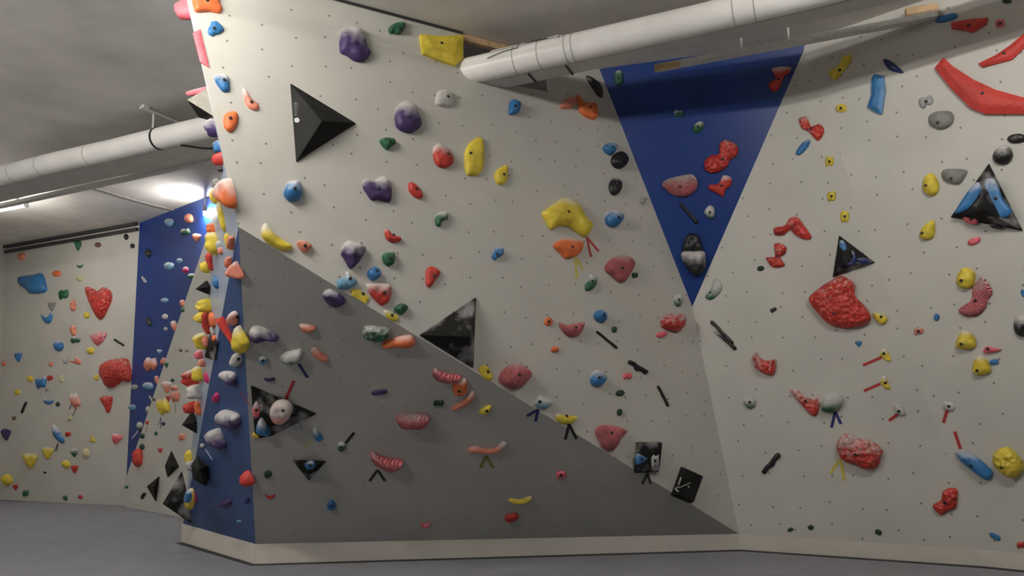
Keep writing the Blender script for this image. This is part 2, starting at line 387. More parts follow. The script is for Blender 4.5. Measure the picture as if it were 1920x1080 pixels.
# opened jacket flaps on the pipe
for x, a0, ln in ((.05, 50, .34), (.40, 62, .26)):
    p, t = along(x); s = Vector((0, 0, 1)).cross(t); V_ = []
    for j in range(2):
        for k in range(7):
            a = math.radians(a0+k*9); V_.append(p+t*(ln*j-ln/2)-s*math.cos(a)*.136+Vector((0, 0, math.sin(a)*.136)))
    V_ += [v+(p-v)*.03 for v in V_]
    F_ = [(k, k+1, 8+k, 7+k) for k in range(6)]+[(14+k, 21+k, 22+k, 15+k) for k in range(6)]+[(0, 14, 20+0, 6)] if False else [(k, k+1, 8+k, 7+k) for k in range(6)]
    fl = mk('jacket_flap', V_[:14], F_, jacket, pipe)
    so = fl.modifiers.new('solid', 'SOLIDIFY'); so.thickness = .006
def pline(pts):
    V2 = []
    for x, a in pts:
        p, t = along(x); q_, _ = along(x); s_2 = Vector((0, 0, 1)).cross(t); a = math.radians(a)
        V2.append(p-s_2*math.cos(a)*.139+Vector((0, 0, math.sin(a)*.139)))
    V_, F_ = tube(V2, .0035, 6); mk('jacket_slit', V_, F_, strapm, pipe)
pline([(.10, 62), (.16, 48), (.15, 22)]); pline([(.15, 22), (.04, 20), (-.12, 5)]); pline([(.26, 66), (.30, 44), (.42, 42)]); pline([(.52, 52), (.52, 24)])
# hangers
def hanger(x, label):
    p, t = along(x); s = Vector((0, 0, 1)).cross(t)
    ang = math.atan2(s.y, s.x); M = Matrix.Translation((p.x, p.y, HC)) @ Matrix.Rotation(ang, 4, 'Z')
    e = empty('pipe_hanger', M); tag(e, label, 'pipe hanger', 'white pipe hangers')
    box('rail', (.22, 0, -.045), (.8, .035, .025), whitepaint, e)
    box('ceiling_bracket', (-.12, 0, -.02), (.07, .05, .04), whitepaint, e)
    for sx in (.0, .5):
        V_, F_ = tube([(sx, 0, -.03), (sx, 0, -(HC-p.z)+.1)], .012, 8); mk('rod', V_, F_, whitepaint, e)
hanger(-4.15, 'white strut hanger holding the pipe just left of the prow')
hanger(-7.9, 'white strut hanger holding the pipe at the left frame edge')
# cable trays
traym = plain('galvanised_tray', (.66, .66, .63), .45, .0)
def tray(a, b, label, hang):
    e = empty('cable_tray', Matrix.Translation(a)); tag(e, label, 'cable tray', 'galvanised cable trays')
    V_, F_ = sweep([Vector((0, 0, 0)), b-a], [(-.045, .05), (-.045, 0), (.045, 0), (.045, .05), (.039, .05), (.039, .008), (-.039, .008), (-.039, .05)])
    mk('channel', V_, F_, traym, e)
    V_, F_ = tube([Vector((0, 0, .03)), (b-a)+Vector((0, 0, .03))], .018, 8); mk('cable', V_, F_, dark, e, smooth=True)
    for t in hang:
        p = (b-a)*t; V_, F_ = tube([p, p+Vector((0, 0, HC-a.z))], .01, 8); mk('drop_rod', V_, F_, whitepaint, e)
    return e
ta = onp(1228, 133, pV, .06); ta.z = 4.66; ta = atz(1228, 133, ta.z); tb = onp(1757, 34, pS, .03)
tb = tb
tray(ta, tb, 'straight metal cable tray crossing in front of the central blue triangle', (.33, .5))
tc_ = atz(-20, 394, 4.62); td = atz(400, 303, 4.62)
tray(tc_, td, 'long metal cable tray below the duct at the left', (.15, .5, .8))
d_ = (tb-ta).normalized()
def woodblock(name, P, s, label):
    M = Matrix.Translation(P) @ Matrix.Rotation(math.atan2(d_.y, d_.x), 4, 'Z')
    o = box(name, (0, 0, 0), s, wood, M=M, bev=.004); tag(o, label, 'timber', 'pine offcuts at the tray ends')
woodblock('timber_block', atz(1251, 124, 4.58), (.24, .05, .05), 'pine block under the left end of the cable tray over blue')
woodblock('timber_block', onp(1728, 21, pS, .06), (.26, .06, .09), 'pine block by the wall above the right end of the cable tray')
# ------------------------------------------------------------------ climbing holds
# Every outline below was measured on its wall; it is laid onto that wall's plane and built as a solid of its own depth.
H = []
def p(fac, col, pts, ch=0, st='', b=None, d=None, k=.36, off=0.0):
    q = [tuple(float(v) for v in s.split(',')) for s in pts.split()]
    H.append(dict(fac=fac, col=col, pts=q, ch=ch, st=st, b=b, d=d, k=k, off=off, form=''))
UNIT = {
 'o': [(math.cos(t*math.pi/4), math.sin(t*math.pi/4)) for t in range(8)],
 't': [(-1, -.75), (-.3, -1), (.5, -.95), (1, -.6), (.55, .35), (.1, 1), (-.35, .6), (-.8, -.1)],
 'c': [(-1, -.9), (-.45, -.15), (.3, -.1), (1, -.8), (.85, .3), (.2, 1), (-.5, .85), (-.95, .1)],
 'k': [(-1, -.2), (-.5, -.95), (.2, -.75), (.75, -.95), (1, .1), (.55, .85), (-.1, .65), (-.7, 1)],
 'l': [(-1, .1), (-.6, -.85), (.5, -1), (1, -.2), (.7, .8), (-.5, 1)],
}
FORM = {'o': 'round', 't': 'wedge', 'c': 'crescent', 'k': 'knobbly', 'l': 'oblong'}
def h(fac, sh, col, x, y, w_, h_, rot=0, ch=0, d=None, st='', off=0.0, k=.42):
    a = math.radians(rot); rnd = random.Random(int(x*7+y*13)); q = []
    for u, v in UNIT[sh]:
        j = 1+rnd.uniform(-.09, .09); u *= w_/2*j; v *= h_/2*j
        q.append((x+u*math.cos(a)-v*math.sin(a), y+u*math.sin(a)+v*math.cos(a)))
    H.append(dict(fac=fac, col=col, pts=q, ch=ch, st=st, b=(x, y) if min(w_, h_) > 13 else None, d=d, k=k, off=off, form=FORM[sh]))
def stick(fac, col, x1, y1, x2, y2, wd, d=None, ch=0, bulge=0):
    dx, dy = x2-x1, y2-y1; n = math.hypot(dx, dy); nx, ny = -dy/n*wd/2, dx/n*wd/2; q = []
    for t, s in ((0, .5), (.08, 1), (.3, .8), (.5, 1+bulge), (.7, .85), (.92, 1.1), (1, .5)): q.append((x1+dx*t+nx*s, y1+dy*t+ny*s))
    for t, s in ((1, -.5), (.92, -1), (.7, -1), (.5, -.8), (.3, -1), (.08, -.9), (0, -.5)): q.append((x1+dx*t+nx*s, y1+dy*t+ny*s))
    H.append(dict(fac=fac, col=col, pts=q, ch=ch, st='', b=None, d=d, k=.7, off=0.0, form='stick-like'))
# central white wall
p('M','orange','361,0 364,13 369,21 393,20 412,23 417,15 412,4 409,-8 365,-10',0,'',(389,1),'big orange slab hold at the top frame edge')
p('M','blue','397,40 409,41 420,54 413,62 404,64 398,67 390,61 391,52 394,48',0,'',(402,53),'blue three-lobed hold under the orange slab hold')
p('M','pink','362,60 376,53 393,125 376,115',0,'s',None,'long pink bar wrapped on the prow edge',k=.3)
p('M','blue','401,144 409,140 423,139 430,150 431,168 427,171 417,170 407,157',2,'',(421,150),'blue drop-shaped hold near the top of the prow edge')
p('M','salmon','455,165 462,168 472,184 485,196 483,206 469,203 460,190',2,'',(472,191),'salmon tapering hold left of the plain black pyramid')
p('M','orange','422,214 433,209 443,210 447,220 443,237 432,247 422,240 419,227',0,'',(432,222),'orange egg-shaped hold left of the plain black pyramid')
p('M','purple','637,64 642,54 659,48 676,53 686,71 690,89 696,98 689,109 676,114 664,111 653,103 640,96 638,82',2,'',(668,82),'large purple sloper nearest the ceiling')
p('M','green','730,51 742,42 756,39 761,46 756,58 747,63 738,59 733,61',1,'',(751,54),'green knob hold at the top of the white wall',k=.6)
p('M','yellow','788,65 822,69 868,67 867,111 853,123 822,113 793,101 789,82',0,'s',(828,81),'yellow flat plate hold beside the duct opening',k=.22)
p('M','white','822,171 836,169 849,176 850,193 840,199 822,197 817,189',0,'',(840,181),'chalk-white round hold with pink rim under the yellow plate')
p('M','purple','742,209 751,193 764,189 780,198 785,213 791,231 784,242 769,248 753,243 744,233',2,'',(767,221),'large purple sloper right of the plain black pyramid')
p('M','green','713,262 724,258 738,260 742,268 735,274 727,280 718,273',0,'',(731,265),'small green drop hold below the plain black pyramid tip',k=.6)
p('M','red','814,276 823,268 836,276 847,289 851,300 847,309 833,314 820,308 814,293',2,'',(840,289),'red teardrop hold left of the tall yellow oval')
p('M','yellow','897,257 906,262 908,284 906,313 898,327 887,329 876,326 872,309 873,284 882,267',0,'',(883,287),'tall yellow oval hold',k=.25)
p('M','yellow','951,310 951,336 942,346 933,343 928,332 933,318',0,'',(945,327),'small yellow half-moon hold right of the tall yellow oval')
p('M','red','768,342 776,343 789,356 793,369 784,371 773,364 767,353',0,'',(782,354),'small red leaf-shaped hold right of the eared purple hold',k=.5)
p('M','purple','680,341 687,334 700,339 718,330 731,338 735,353 733,376 722,376 711,373 698,374 689,362 682,351',2,'',(711,353),'large purple hold with an ear at its left')
p('M','blue','538,344 547,339 562,340 568,356 564,371 551,377 540,373 533,362',2,'',(552,355),'round blue hold alone below the plain black pyramid',k=.6)
p('M','green','818,404 829,396 840,398 840,409 829,416 827,423 819,421',2,'',(829,411),'pale green two-lobed knob in the middle of the white wall',k=.6)
p('M','red','722,431 727,429 738,440 751,444 752,451 738,454 726,447',1,'',(739,440),'small red crescent hold below the eared purple hold',k=.6)
p('M','yellow','500,417 507,424 516,436 529,447 548,459 544,467 531,468 513,460 498,449 491,436 493,422',2,'',None,'yellow banana-shaped hold on the seam near the prow',k=.5)
p('M','salmon','557,453 571,451 584,459 583,466 571,473 561,464',1,'',(572,461),'small pink knob right of the banana-shaped hold',k=.6)
p('M','purple','646,456 658,451 678,459 687,467 676,487 664,501 656,500 647,484 641,473',2,'',(665,477),'large purple wedge hold with grey chalky top',k=.5)
p('M','green','718,478 727,471 739,473 739,493 729,498 720,491',1,'',(733,484),'small green knob right of the chalky purple wedge',k=.6)
p('M','blue','691,507 704,500 714,509 712,520 700,526 691,518',0,'',(707,508),'small blue cup above the red scoop near the seam',k=.6)
p('M','lightblue','634,524 649,520 649,509 656,511 658,518 669,524 669,533 653,541 636,539',2,'',(657,522),'pale blue hold with a horn on the seam',k=.6)
p('M','yellow','661,542 671,541 684,548 694,558 687,569 673,560 660,553',0,'s',(682,550),'flat yellow plate hold touching the red scoop',k=.25)
p('M','red','688,533 702,531 727,532 735,542 730,564 718,572 707,564 695,551',2,'',(720,549),'red scoop hold beside the flat yellow plate')
p('M','green','741,576 751,569 763,572 764,580 753,590 742,583',0,'',(756,577),'small green hold beside the yellow seam hold',k=.6)
p('M','yellow','720,584 729,582 747,593 744,602 729,598',2,'',(735,591),'small chalky yellow hold lying on the seam')
p('M','red','802,502 813,500 826,510 818,524 807,538 800,533 799,516',0,'',(815,517),'plain red rounded triangle above the second pyramid')
p('M','blue','931,464 942,464 944,476 933,484 928,487 923,479 929,471',1,'',(933,476),'small lone blue pebble in the middle of the white wall',k=.6)
p('M','blue','960,187 974,191 976,202 971,212 956,213 956,198',0,'',(966,199),'blue block hold under the duct opening',k=.6)
p('M','salmon','1051,202 1056,191 1069,182 1080,184 1073,202',0,'',None,'left one of two orange holds under the duct')
p('M','orange','1084,176 1096,191 1116,193 1122,209 1118,222 1104,220 1091,211 1086,198',0,'',(1107,201),'right one of two orange holds under the duct')
p('M','blue','1133,273 1144,264 1156,273 1154,284 1147,290 1136,284',2,'',(1149,276),'chalky blue ball touching the black disc',k=.6)
p('M','black','1101,142 1109,144 1127,160 1131,180 1124,178 1111,160',0,'',None,'long black hold under the duct beside the blue triangle',k=.5)
h('M','o','black',1163,300,30,30,d='round black disc hold beside the blue triangle')
h('M','o','black',1155,349,22,34,ch=1,d='black oval ring-shaped hold below the black disc')
h('M','k','clear',1206,376,11,17,25,ch=1,d='tiny grey hook hold at the edge of the blue triangle')
p('M','blue','1138,400 1150,394 1167,402 1166,415 1155,425 1140,419',2,'',(1158,409),'chalky blue ball right of the yellow arch',k=.6)
p('M','yellow','1019,398 1033,387 1053,372 1073,371 1087,382 1098,404 1111,418 1110,429 1100,442 1084,433 1069,423 1051,422 1036,428 1027,413',1,'',(1066,397),'large yellow arch hold')
p('M','orange','1039,460 1051,449 1069,446 1091,452 1094,461 1089,473 1078,480 1062,484 1051,473',1,'',(1073,463),'wide orange bowl hold below the yellow arch')
p('M','pink','1138,496 1151,482 1169,478 1184,484 1190,496 1184,511 1173,527 1162,527 1149,516 1138,506',1,'r',(1167,503),'big pink ridged hold right of the orange bowl')
h('M','k','darkgreen',1191,516,11,11,d='tiny dark green chip touching the big pink ridged hold')
p('M','green','1107,514 1118,518 1120,531 1111,542 1100,544 1099,533 1107,524',2,'',(1112,527),'green oval hold left of the big pink ridged hold',k=.5)
h('M','o','green',1273,562,17,23,ch=3,d='chalky green ring-like hold left of the blue tip')
p('M','red','1256,587 1267,591 1280,587 1283,604 1276,620 1256,618 1242,609 1244,596',2,'b',None,'red pebbled cluster left of the white corner line',k=.6)
h('M','l','pink',1241,627,20,11,-10,d='small pink oblong touching the red pebbled cluster')
h('M','o','orange',1029,603,16,16,d='small round orange button left of the pink crescent')
p('M','pink','1050,604 1062,609 1078,606 1096,604 1094,616 1084,629 1069,630 1057,620',1,'r',(1080,614),'pink ridged crescent hold on the lower white wall',k=.6)
p('M','blue','1115,588 1122,580 1133,584 1137,593 1135,602 1127,604 1118,598',1,'',(1131,591),'blue pebble right of the pink ridged crescent',k=.6)
h('M','o','darkgreen',1152,618,10,12,d='tiny dark green dot above the upper black stick')
stick('M','black',1119,621,1158,653,5,d='uppermost thin black stick on the lower white wall')
h('M','l','orange',1041,655,15,10,d='tiny orange oblong below the round orange button')
stick('M','black',1179,677,1214,699,8,bulge=.9,d='black stick with a bump above the small pink knob')
stick('M','black',1234,723,1254,762,5,d='lowest thin black stick left of the corner line')
h('M','k','pink',1177,705,19,13,d='small pink knob left of the bumped black stick')
p('M','blue','1110,706 1117,694 1124,696 1135,704 1136,713 1129,722 1118,724 1110,717',2,'',(1123,708),'blue half-chalked ball on the lower white wall',k=.6)
h('M','l','darkgreen',1163,737,15,11,d='upper of two tiny green pebbles above the pink tongue')
h('M','o','darkgreen',1162,773,10,13,d='lower of two tiny green pebbles above the pink tongue')
p('M','pink','939,704 949,689 969,680 987,689 997,702 991,713 980,724 964,728 947,722 939,713',1,'r',(972,703),'big pink ridged dome right of the second pyramid',k=.5)
p('M','yellow','898,691 909,684 918,691 924,707 920,713 909,709',0,'',(915,697),'yellow leaf hold at the foot of the second pyramid')
p('M','lightblue','1011,740 1022,747 1036,750 1031,762 1018,767 1007,760 1006,751',3,'',(1013,753),'chalky blue cup hold sitting on the seam',k=.6)
p('M','yellow','1043,776 1058,778 1082,781 1076,791 1062,795 1047,790',1,'',(1063,780),'yellow lip-shaped hold above black tape',k=.5)
p('M','pink','1119,807 1130,797 1155,799 1175,807 1170,817 1162,825 1155,840 1145,845 1132,837 1125,822',0,'r',(1147,812),'pink ridged tongue-shaped hold',k=.5)
# grey overhang
p('G','purple','604,553 616,544 629,549 640,556 647,567 640,574 627,577 613,569',1,'',(625,563),'dark purple hold highest on the grey overhang',k=.5)
p('G','purple','467,624 473,614 487,614 504,622 521,633 518,639 502,638 484,642 471,637',2,'',None,'long purple chalk-topped hold at the overhang left edge',k=.6)
p('G','salmon','561,610 573,609 591,614 587,621 576,626 567,620',1,'',None,'salmon lip hold nearest the highest purple overhang hold',k=.6)
p('G','green','680,618 689,612 707,614 727,617 732,627 722,638 704,640 687,636 680,629',2,'b',None,'wide green pebbled hold on the overhang',k=.5)
p('G','orange','716,646 733,637 755,631 771,631 778,642 770,652 745,651 722,652',1,'',None,'long orange wedge below the wide green hold',k=.6)
h('G','o','lightblue',493,676,18,16,ch=2,d='small pale ball hold at the overhang left edge')
p('G','green','524,673 536,662 556,658 561,656 567,664 562,678 551,682 536,681',3,'',None,'green chalk-covered scoop with blue tape below',k=.6)
p('G','salmon','582,656 591,654 604,664 613,673 611,679 598,677 587,667',1,'',None,'salmon slanted hold right of the green scoop',k=.6)
h('G','l','purple',505,711,20,9,5,ch=1,d='tiny purple chip between the pale ball and black volume')
h('G','l','purple',711,736,32,9,-8,d='thin purple edge hold alone on the overhang')
p('G','pink','809,696 816,692 831,701 862,706 862,713 844,719 822,716 811,707',1,'r',None,'pink ridged jug touching the orange hold on the overhang',k=.6)
p('G','orange','848,722 862,711 874,713 876,727 871,740 853,741',1,'',(861,733),'orange hold wedged between two pink jugs on the overhang')
p('G','salmon','847,767 867,756 884,737 890,749 880,760 862,769 847,773',1,'',None,'salmon crescent under the orange overhang hold',k=.6)
h('G','k','darkgreen',822,757,20,11,d='dark green hold left of the salmon crescent')
p('G','yellow','898,771 918,761 921,769 911,777 902,775',0,'',(913,771),'small yellow hold right of the salmon crescent',k=.6)
p('G','pink','743,781 773,777 803,781 805,789 796,802 775,803 753,801 744,791',1,'r',None,'wide pink ridged jug in the middle of the overhang',k=.6)
p('G','pink','691,853 699,849 717,861 751,867 755,874 746,883 725,884 707,875 697,867',1,'r',None,'pink ridged jug with black tape under it',k=.6)
p('G','salmon','877,844 890,839 915,845 930,841 942,830 950,835 935,848 915,851 882,850',2,'',None,'long winged salmon hold above olive tape',k=.6)
p('G','blue','587,805 593,804 605,823 598,827 589,821',2,'',None,'narrow blue hold with yellow tape by the black volume',k=.6)
h('G','o','green',640,838,17,17,ch=2,d='small green ring-like hold with black tape on the overhang')
h('G','l','darkgreen',502,890,15,12,d='dark green hold low by the prow edge')
h('G','c','red',506,931,18,10,d='small red hold low by the prow edge')
h('G','o','blue',621,948,17,18,d='small lone blue hold low on the overhang')
h('G','c','pink',798,985,18,13,d='small pink hold lowest on the overhang')
h('G','k','pink',1052,891,19,14,d='small pink hold low on the right of the overhang')
p('G','yellow','955,937 975,939 996,932 993,941 975,946 957,943',1,'',None,'thin yellow crescent low on the overhang',k=.7)
h('G','l','red',959,971,28,13,-12,d='red oblong hold under the thin yellow crescent')
# holds on the black volume at the prow edge
p('G','salmon','505,774 512,760 526,754 540,758 547,770 540,788 526,796 510,790',3,'',(530,772),'round pink chalk-covered hold on the half-hidden black volume',off=.05,k=.5)
h('G','o','pink',480,770,14,28,ch=2,d='pink hold at the left of the half-hidden black volume',off=.04)
h('G','k','clear',491,765,9,17,d='grey hook on the half-hidden black volume',off=.04)
p('G','blue','479,808 488,785 500,795 506,815 492,817',2,'',None,'blue chalk-topped shell under the half-hidden black volume',off=.03,k=.6)
h('G','k','yellow',481,817,16,12,d='dark yellow lump at the foot of the half-hidden volume')
h('G','o','clear',557,800,17,13,ch=1,d='pale pebble at the lower edge of the half-hidden volume')
# blue triangle panel
h('V','l','green',1160,147,18,28,ch=1,d='green hold at the top left of the blue triangle')
p('V','red','1447,128 1465,124 1483,126 1480,136 1470,144 1462,164 1451,172 1441,158 1454,147 1451,136',1,'',(1460,148),'red T-shaped hold at the top of the blue triangle')
h('V','k','green',1272,213,18,14,ch=2,d='small chalky green hold highest in the middle of blue')
h('V','l','green',1309,238,24,16,-45,ch=2,d='slanting green bean hold above the red double cluster')
p('V','red','1351,267 1364,262 1382,273 1383,289 1369,300 1364,311 1351,320 1336,324 1322,318 1321,302 1333,291 1347,289 1349,276',1,'b',(1355,298),'large red double-lobed cluster on the blue triangle')
p('V','pink','1241,347 1251,336 1289,327 1302,330 1308,342 1304,356 1289,367 1271,368 1256,362 1247,353',2,'r',(1275,350),'pink ridged pocket jug on the blue triangle')
p('V','red','1329,347 1347,344 1356,329 1371,333 1371,347 1360,356 1356,368 1344,362 1331,356',1,'',(1353,348),'red three-lobed hold right of the pink pocket jug')
stick('V','black',1275,381,1308,419,7,d='black splinter-shaped hold on the blue triangle',ch=0)
h('V','o','green',1331,398,20,24,ch=3,d='chalky green ring-like hold low on the blue triangle')
p('V','black','1280,469 1282,453 1289,441 1298,437 1309,442 1314,456 1317,469 1298,474',0,'',(1296,446),'black upper dome of the stacked pair in the blue tip',k=.5)
p('V','black','1277,480 1284,471 1318,471 1323,484 1322,504 1311,517 1300,516 1287,502',2,'',None,'chalk-smeared black lump under the black dome in blue',k=.5)
# white wall right of the corner
p('R','green','1322,556 1333,542 1336,528 1344,523 1352,531 1352,544 1342,556 1331,562',3,'',(1331,548),'pale green bean hold right of the blue tip')
p('R','red','1498,222 1512,219 1520,236 1535,232 1544,240 1543,252 1534,263 1524,255 1515,245 1503,240',1,'b',(1519,241),'red dumbbell hold beside the upper blue edge')
h('R','l','blue',1506,275,13,36,38,ch=1,d='blue capsule under the red dumbbell')
h('R','k','yellow',1555,303,17,20,d='upper of three yellow chips left of the wall crease')
h('R','k','yellow',1559,368,16,20,d='middle of three yellow chips left of the wall crease')
h('R','k','yellow',1584,406,16,24,d='lowest of three yellow chips left of the wall crease')
p('R','red','1450,431 1453,426 1471,422 1480,409 1493,406 1504,418 1521,444 1507,448 1491,440 1480,431 1469,440 1453,440',1,'b',(1485,425),'red fish-shaped hold right of the blue triangle')
p('R','red','1451,458 1464,456 1474,464 1471,476 1462,482 1471,496 1462,501 1447,500 1436,484 1442,482 1453,480',1,'b',(1457,480),'red anchor-shaped hold under the red fish-shaped one')
h('R','l','darkgreen',1426,503,13,9,d='dark green chip beside the red anchor-shaped hold')
h('R','k','black',1450,581,13,9,-30,ch=1,d='tiny black chip left of the giant red boulder')
p('R','red','1517,557 1540,537 1567,520 1583,518 1602,533 1602,553 1620,573 1632,593 1628,605 1607,613 1580,615 1553,607 1533,587 1520,570',1,'b',(1563,588),'giant red pebbled boulder hold',k=.32)
p('R','yellow','1637,586 1650,588 1664,597 1657,608 1643,602',1,'',(1652,594),'small yellow hold right of the giant red boulder',k=.6)
stick('R','black',1333,602,1374,645,7,d='upper of two crossing black sticks at the corner')
stick('R','black',1340,620,1380,655,7,d='lower of two crossing black sticks at the corner',ch=1)
p('R','red','1408,673 1416,658 1422,667 1436,676 1451,673 1454,680 1450,702 1436,702 1416,691 1413,680',2,'b',None,'red pebbled claw below the crossing sticks',k=.6)
h('R','o','green',1406,754,22,23,ch=3,d='chalky green ring-like hold low right of the corner')
p('R','red','1481,733 1487,728 1498,731 1504,740 1518,747 1533,747 1536,758 1531,778 1520,778 1507,764 1491,747',2,'b',(1510,752),'red pebbled claw touching the green ball')
p('R','green','1540,769 1541,749 1553,738 1571,738 1580,747 1578,760 1567,771 1551,773',3,'',None,'green ball with chalk cap above blue tape',k=.6)
h('R','t','blue',1610,645,13,11,d='tiny blue chip under the giant red boulder')
p('R','yellow','1652,655 1662,654 1667,664 1671,676 1664,677 1656,672 1650,665',2,'',(1657,663),'upper yellow hold with a red tape arm')
p('R','yellow','1653,706 1661,705 1664,715 1670,728 1662,729 1653,722 1650,714',2,'',(1660,718),'lower yellow hold with a red tape arm')
p('R','white','1677,760 1685,758 1693,764 1698,776 1689,779 1679,772',0,'',(1685,771),'whitish-pink hold left of the wall crease over red tape',k=.6)
p('R','red','1568,836 1574,819 1588,812 1610,822 1632,826 1652,841 1653,855 1643,877 1624,880 1602,872 1579,863 1571,849',2,'b',(1604,852),'huge red chalk-topped boulder above yellow tape',k=.45)
stick('R','black',1430,887,1461,851,10,d='black bone-shaped stick low right of the corner',bulge=.4)
h('R','l','darkgreen',1482,993,11,7,-15,d='left of two tiny green chips near the kickboard')
h('R','o','darkgreen',1520,989,11,9,d='right of two tiny green chips near the kickboard')
h('R','l','darkgreen',1647,998,14,9,35,d='lone green chip on the kickboard line')
p('R','red','1749,948 1764,938 1767,924 1778,916 1792,916 1796,927 1792,952 1778,958 1767,966 1756,960',0,'b',(1771,943),'red folded hold low at the wall crease')
# far right white wall
p('S','yellow','1553,136 1570,122 1581,106 1594,103 1592,119 1576,139 1564,150',0,'',(1574,131),'shaded yellow twisted hold under the cable tray')
h('S','l','yellow',1577,203,20,15,-10,d='small yellow hold below the twisted yellow one')
p('S','grey','1765,327 1773,317 1810,318 1810,330 1797,345 1773,340',0,'',(1783,335),'lower grey pebble hold left of the blue-patched pyramid')
p('S','grey','1741,219 1753,210 1778,208 1788,217 1784,233 1764,242 1745,235',0,'',(1758,230),'upper grey pebble hold under the clear hold')
h('S','k','clear',1736,190,28,20,-20,ch=1,d='clear crumpled hold above the grey pebbles')
p('S','red','1769,108 1787,125 1826,150 1867,169 1930,186 1930,214 1848,214 1820,203 1784,167 1753,128',0,'s',(1842,175),'huge red sickle-shaped hold',k=.3)
p('S','red','1834,119 1867,103 1892,86 1930,54 1930,80 1898,111 1842,126',0,'s',(1882,99),'red angular bar cut by the right frame edge',k=.35)
p('S','red','1783,42 1818,36 1852,33 1850,44 1823,61 1812,57 1784,53',0,'s',(1816,47),'shaded dark red fin hold at the top right',k=.4)
h('S','k','pink',1875,44,17,16,d='small pink knob at the top right')
h('S','l','darkgreen',1888,2,17,9,d='green hold cut by the top frame edge')
h('S','l','black',1906,260,34,17,d='black oblong hold at the right frame edge')
p('S','black','1861,292 1868,279 1880,272 1893,275 1899,290 1893,303 1880,308 1866,304',2,'',(1874,295),'black chalky boulder above the blue-patched pyramid',k=.5)
p('S','blue','1634,147 1639,139 1656,142 1660,167 1653,214 1642,211 1626,200 1634,178',0,'s',None,'tall glossy blue curved hold',k=.35)
p('S','darkblue','1655,112 1667,112 1692,133 1687,136 1667,130',0,'',(1667,127),'dark blue leaf above the tall glossy blue hold',k=.5)
h('S','l','blue',1775,34,44,13,-14,d='blue bar hold at the tray end')
p('S','yellow','1730,353 1733,333 1747,325 1759,340 1758,360 1743,367',0,'',(1736,348),'upper yellow horn hold left of the blue-patched pyramid',k=.5)
p('S','yellow','1724,442 1730,426 1750,413 1751,443 1733,449',0,'',(1729,437),'lower yellow horn hold left of the blue-patched pyramid',k=.5)
h('S','l','pink',1826,452,26,13,-20,ch=1,d='small pink hold just under the blue-patched pyramid')
p('S','yellow','1793,527 1800,507 1813,502 1828,513 1823,537 1803,540',0,'',(1802,526),'yellow dome touching the pink ridged wing',k=.5)
p('S','pink','1797,580 1820,563 1823,540 1837,520 1847,523 1860,547 1853,560 1847,577 1830,592 1807,592',1,'r',(1828,564),'pink ridged wing-shaped hold')
h('S','o','blue',1756,595,11,14,d='tiny blue pebble left of the pink ridged wing')
h('S','k','salmon',1722,621,18,14,ch=1,d='small pale pink hold on the wall crease')
h('S','l','blue',1918,550,8,14,-20,d='blue sliver at the right frame edge')
h('S','o','black',1918,611,38,44,ch=2,d='black round chalky hold cut by the frame edge')
p('S','yellow','1792,649 1800,625 1812,620 1825,630 1829,649 1812,655',1,'',(1802,645),'yellow shell hold left of the flat pink one',k=.5)
p('S','pink','1843,660 1850,648 1860,651 1877,655 1870,659 1855,662',1,'',(1852,654),'flat pale pink hold between two yellow shells',k=.6)
p('S','yellow','1824,682 1834,667 1848,672 1858,695 1842,703 1825,700',1,'',(1832,695),'yellow shell hold beside the small blue oval',k=.5)
h('S','l','blue',1864,679,18,10,-8,d='small blue oval touching the lower yellow shell')
h('S','l','white',1779,762,24,15,15,ch=0,d='whitish knob above a red tape arm on the far right')
p('S','blue','1792,847 1811,848 1831,858 1850,874 1861,888 1853,901 1836,894 1814,877 1794,858',1,'',(1820,874),'long blue bullet hold beside the big yellow boulder',k=.5)
p('S','yellow','1862,852 1878,840 1894,841 1914,861 1920,877 1908,894 1889,895 1872,883 1862,869',0,'b',(1878,877),'big yellow boulder hold at the lower right',k=.5)
h('S','l','blue',1866,1006,24,9,30,d='thin blue hold near the kickboard at the right')
h('S','k','red',1914,1022,15,13,d='red hold at the lower right frame edge')
p('S','blue','1837,343 1837,367 1817,390 1793,400 1793,390 1823,347',1,'',None,'left blue curved hold on the blue-patched pyramid',off=.10,k=.18)
p('S','blue','1847,338 1865,337 1880,373 1897,397 1873,410 1860,393 1847,360',1,'',(1866,372),'right blue curved hold on the blue-patched pyramid',off=.12,k=.18)
h('S','l','pink',1820,411,28,16,15,d='pink hold at the foot of the blue-patched pyramid',off=.04)
h('S','l','black',1868,424,26,8,8,ch=1,d='black rail at the foot of the blue-patched pyramid',off=.04)
# blue side of the prow
p('B','salmon','438,492 441,495 452,520 447,523 432,518 429,507',1,'',None,'salmon pyramid-like hold highest on the blue prow side',k=.7)
h('B','o','salmon',436,597,16,27,ch=2,d='chalky pink egg above the yellow drop on blue',k=.6)
p('B','red','403,598 415,595 437,642 436,648 426,632 411,612',0,'s',None,'long bright red bar on the blue prow side',k=.4)
p('B','yellow','442,613 450,623 460,642 460,652 453,663 443,658 437,647',1,'',None,'yellow drop-shaped hold on the blue prow side',k=.5)
h('B','o','white',442,675,16,25,d='white ball hold under the yellow drop on blue',k=.6)
p('B','purple','412,703 417,697 435,700 440,713 438,725 427,717',2,'',None,'purple hold highest of three on the blue prow side',k=.55)
h('B','o','magenta',404,746,9,18,d='small magenta hold between the purple prow holds',k=.6)
p('B','purple','409,775 418,770 440,777 446,788 440,805 427,801 414,788',2,'',None,'middle of three purple holds on the blue prow side',k=.55)
p('B','purple','389,810 405,805 409,810 420,838 414,841 399,833 390,821',2,'',None,'lowest of three purple holds on the blue prow side',k=.55)
h('B','k','white',379,836,8,8,ch=1,d='tiny white knob at the top of the white tape strip')
p('B','red','455,892 460,884 471,901 472,910 464,911 458,903',0,'',None,'red leaf hold low on the blue prow side',k=.7)
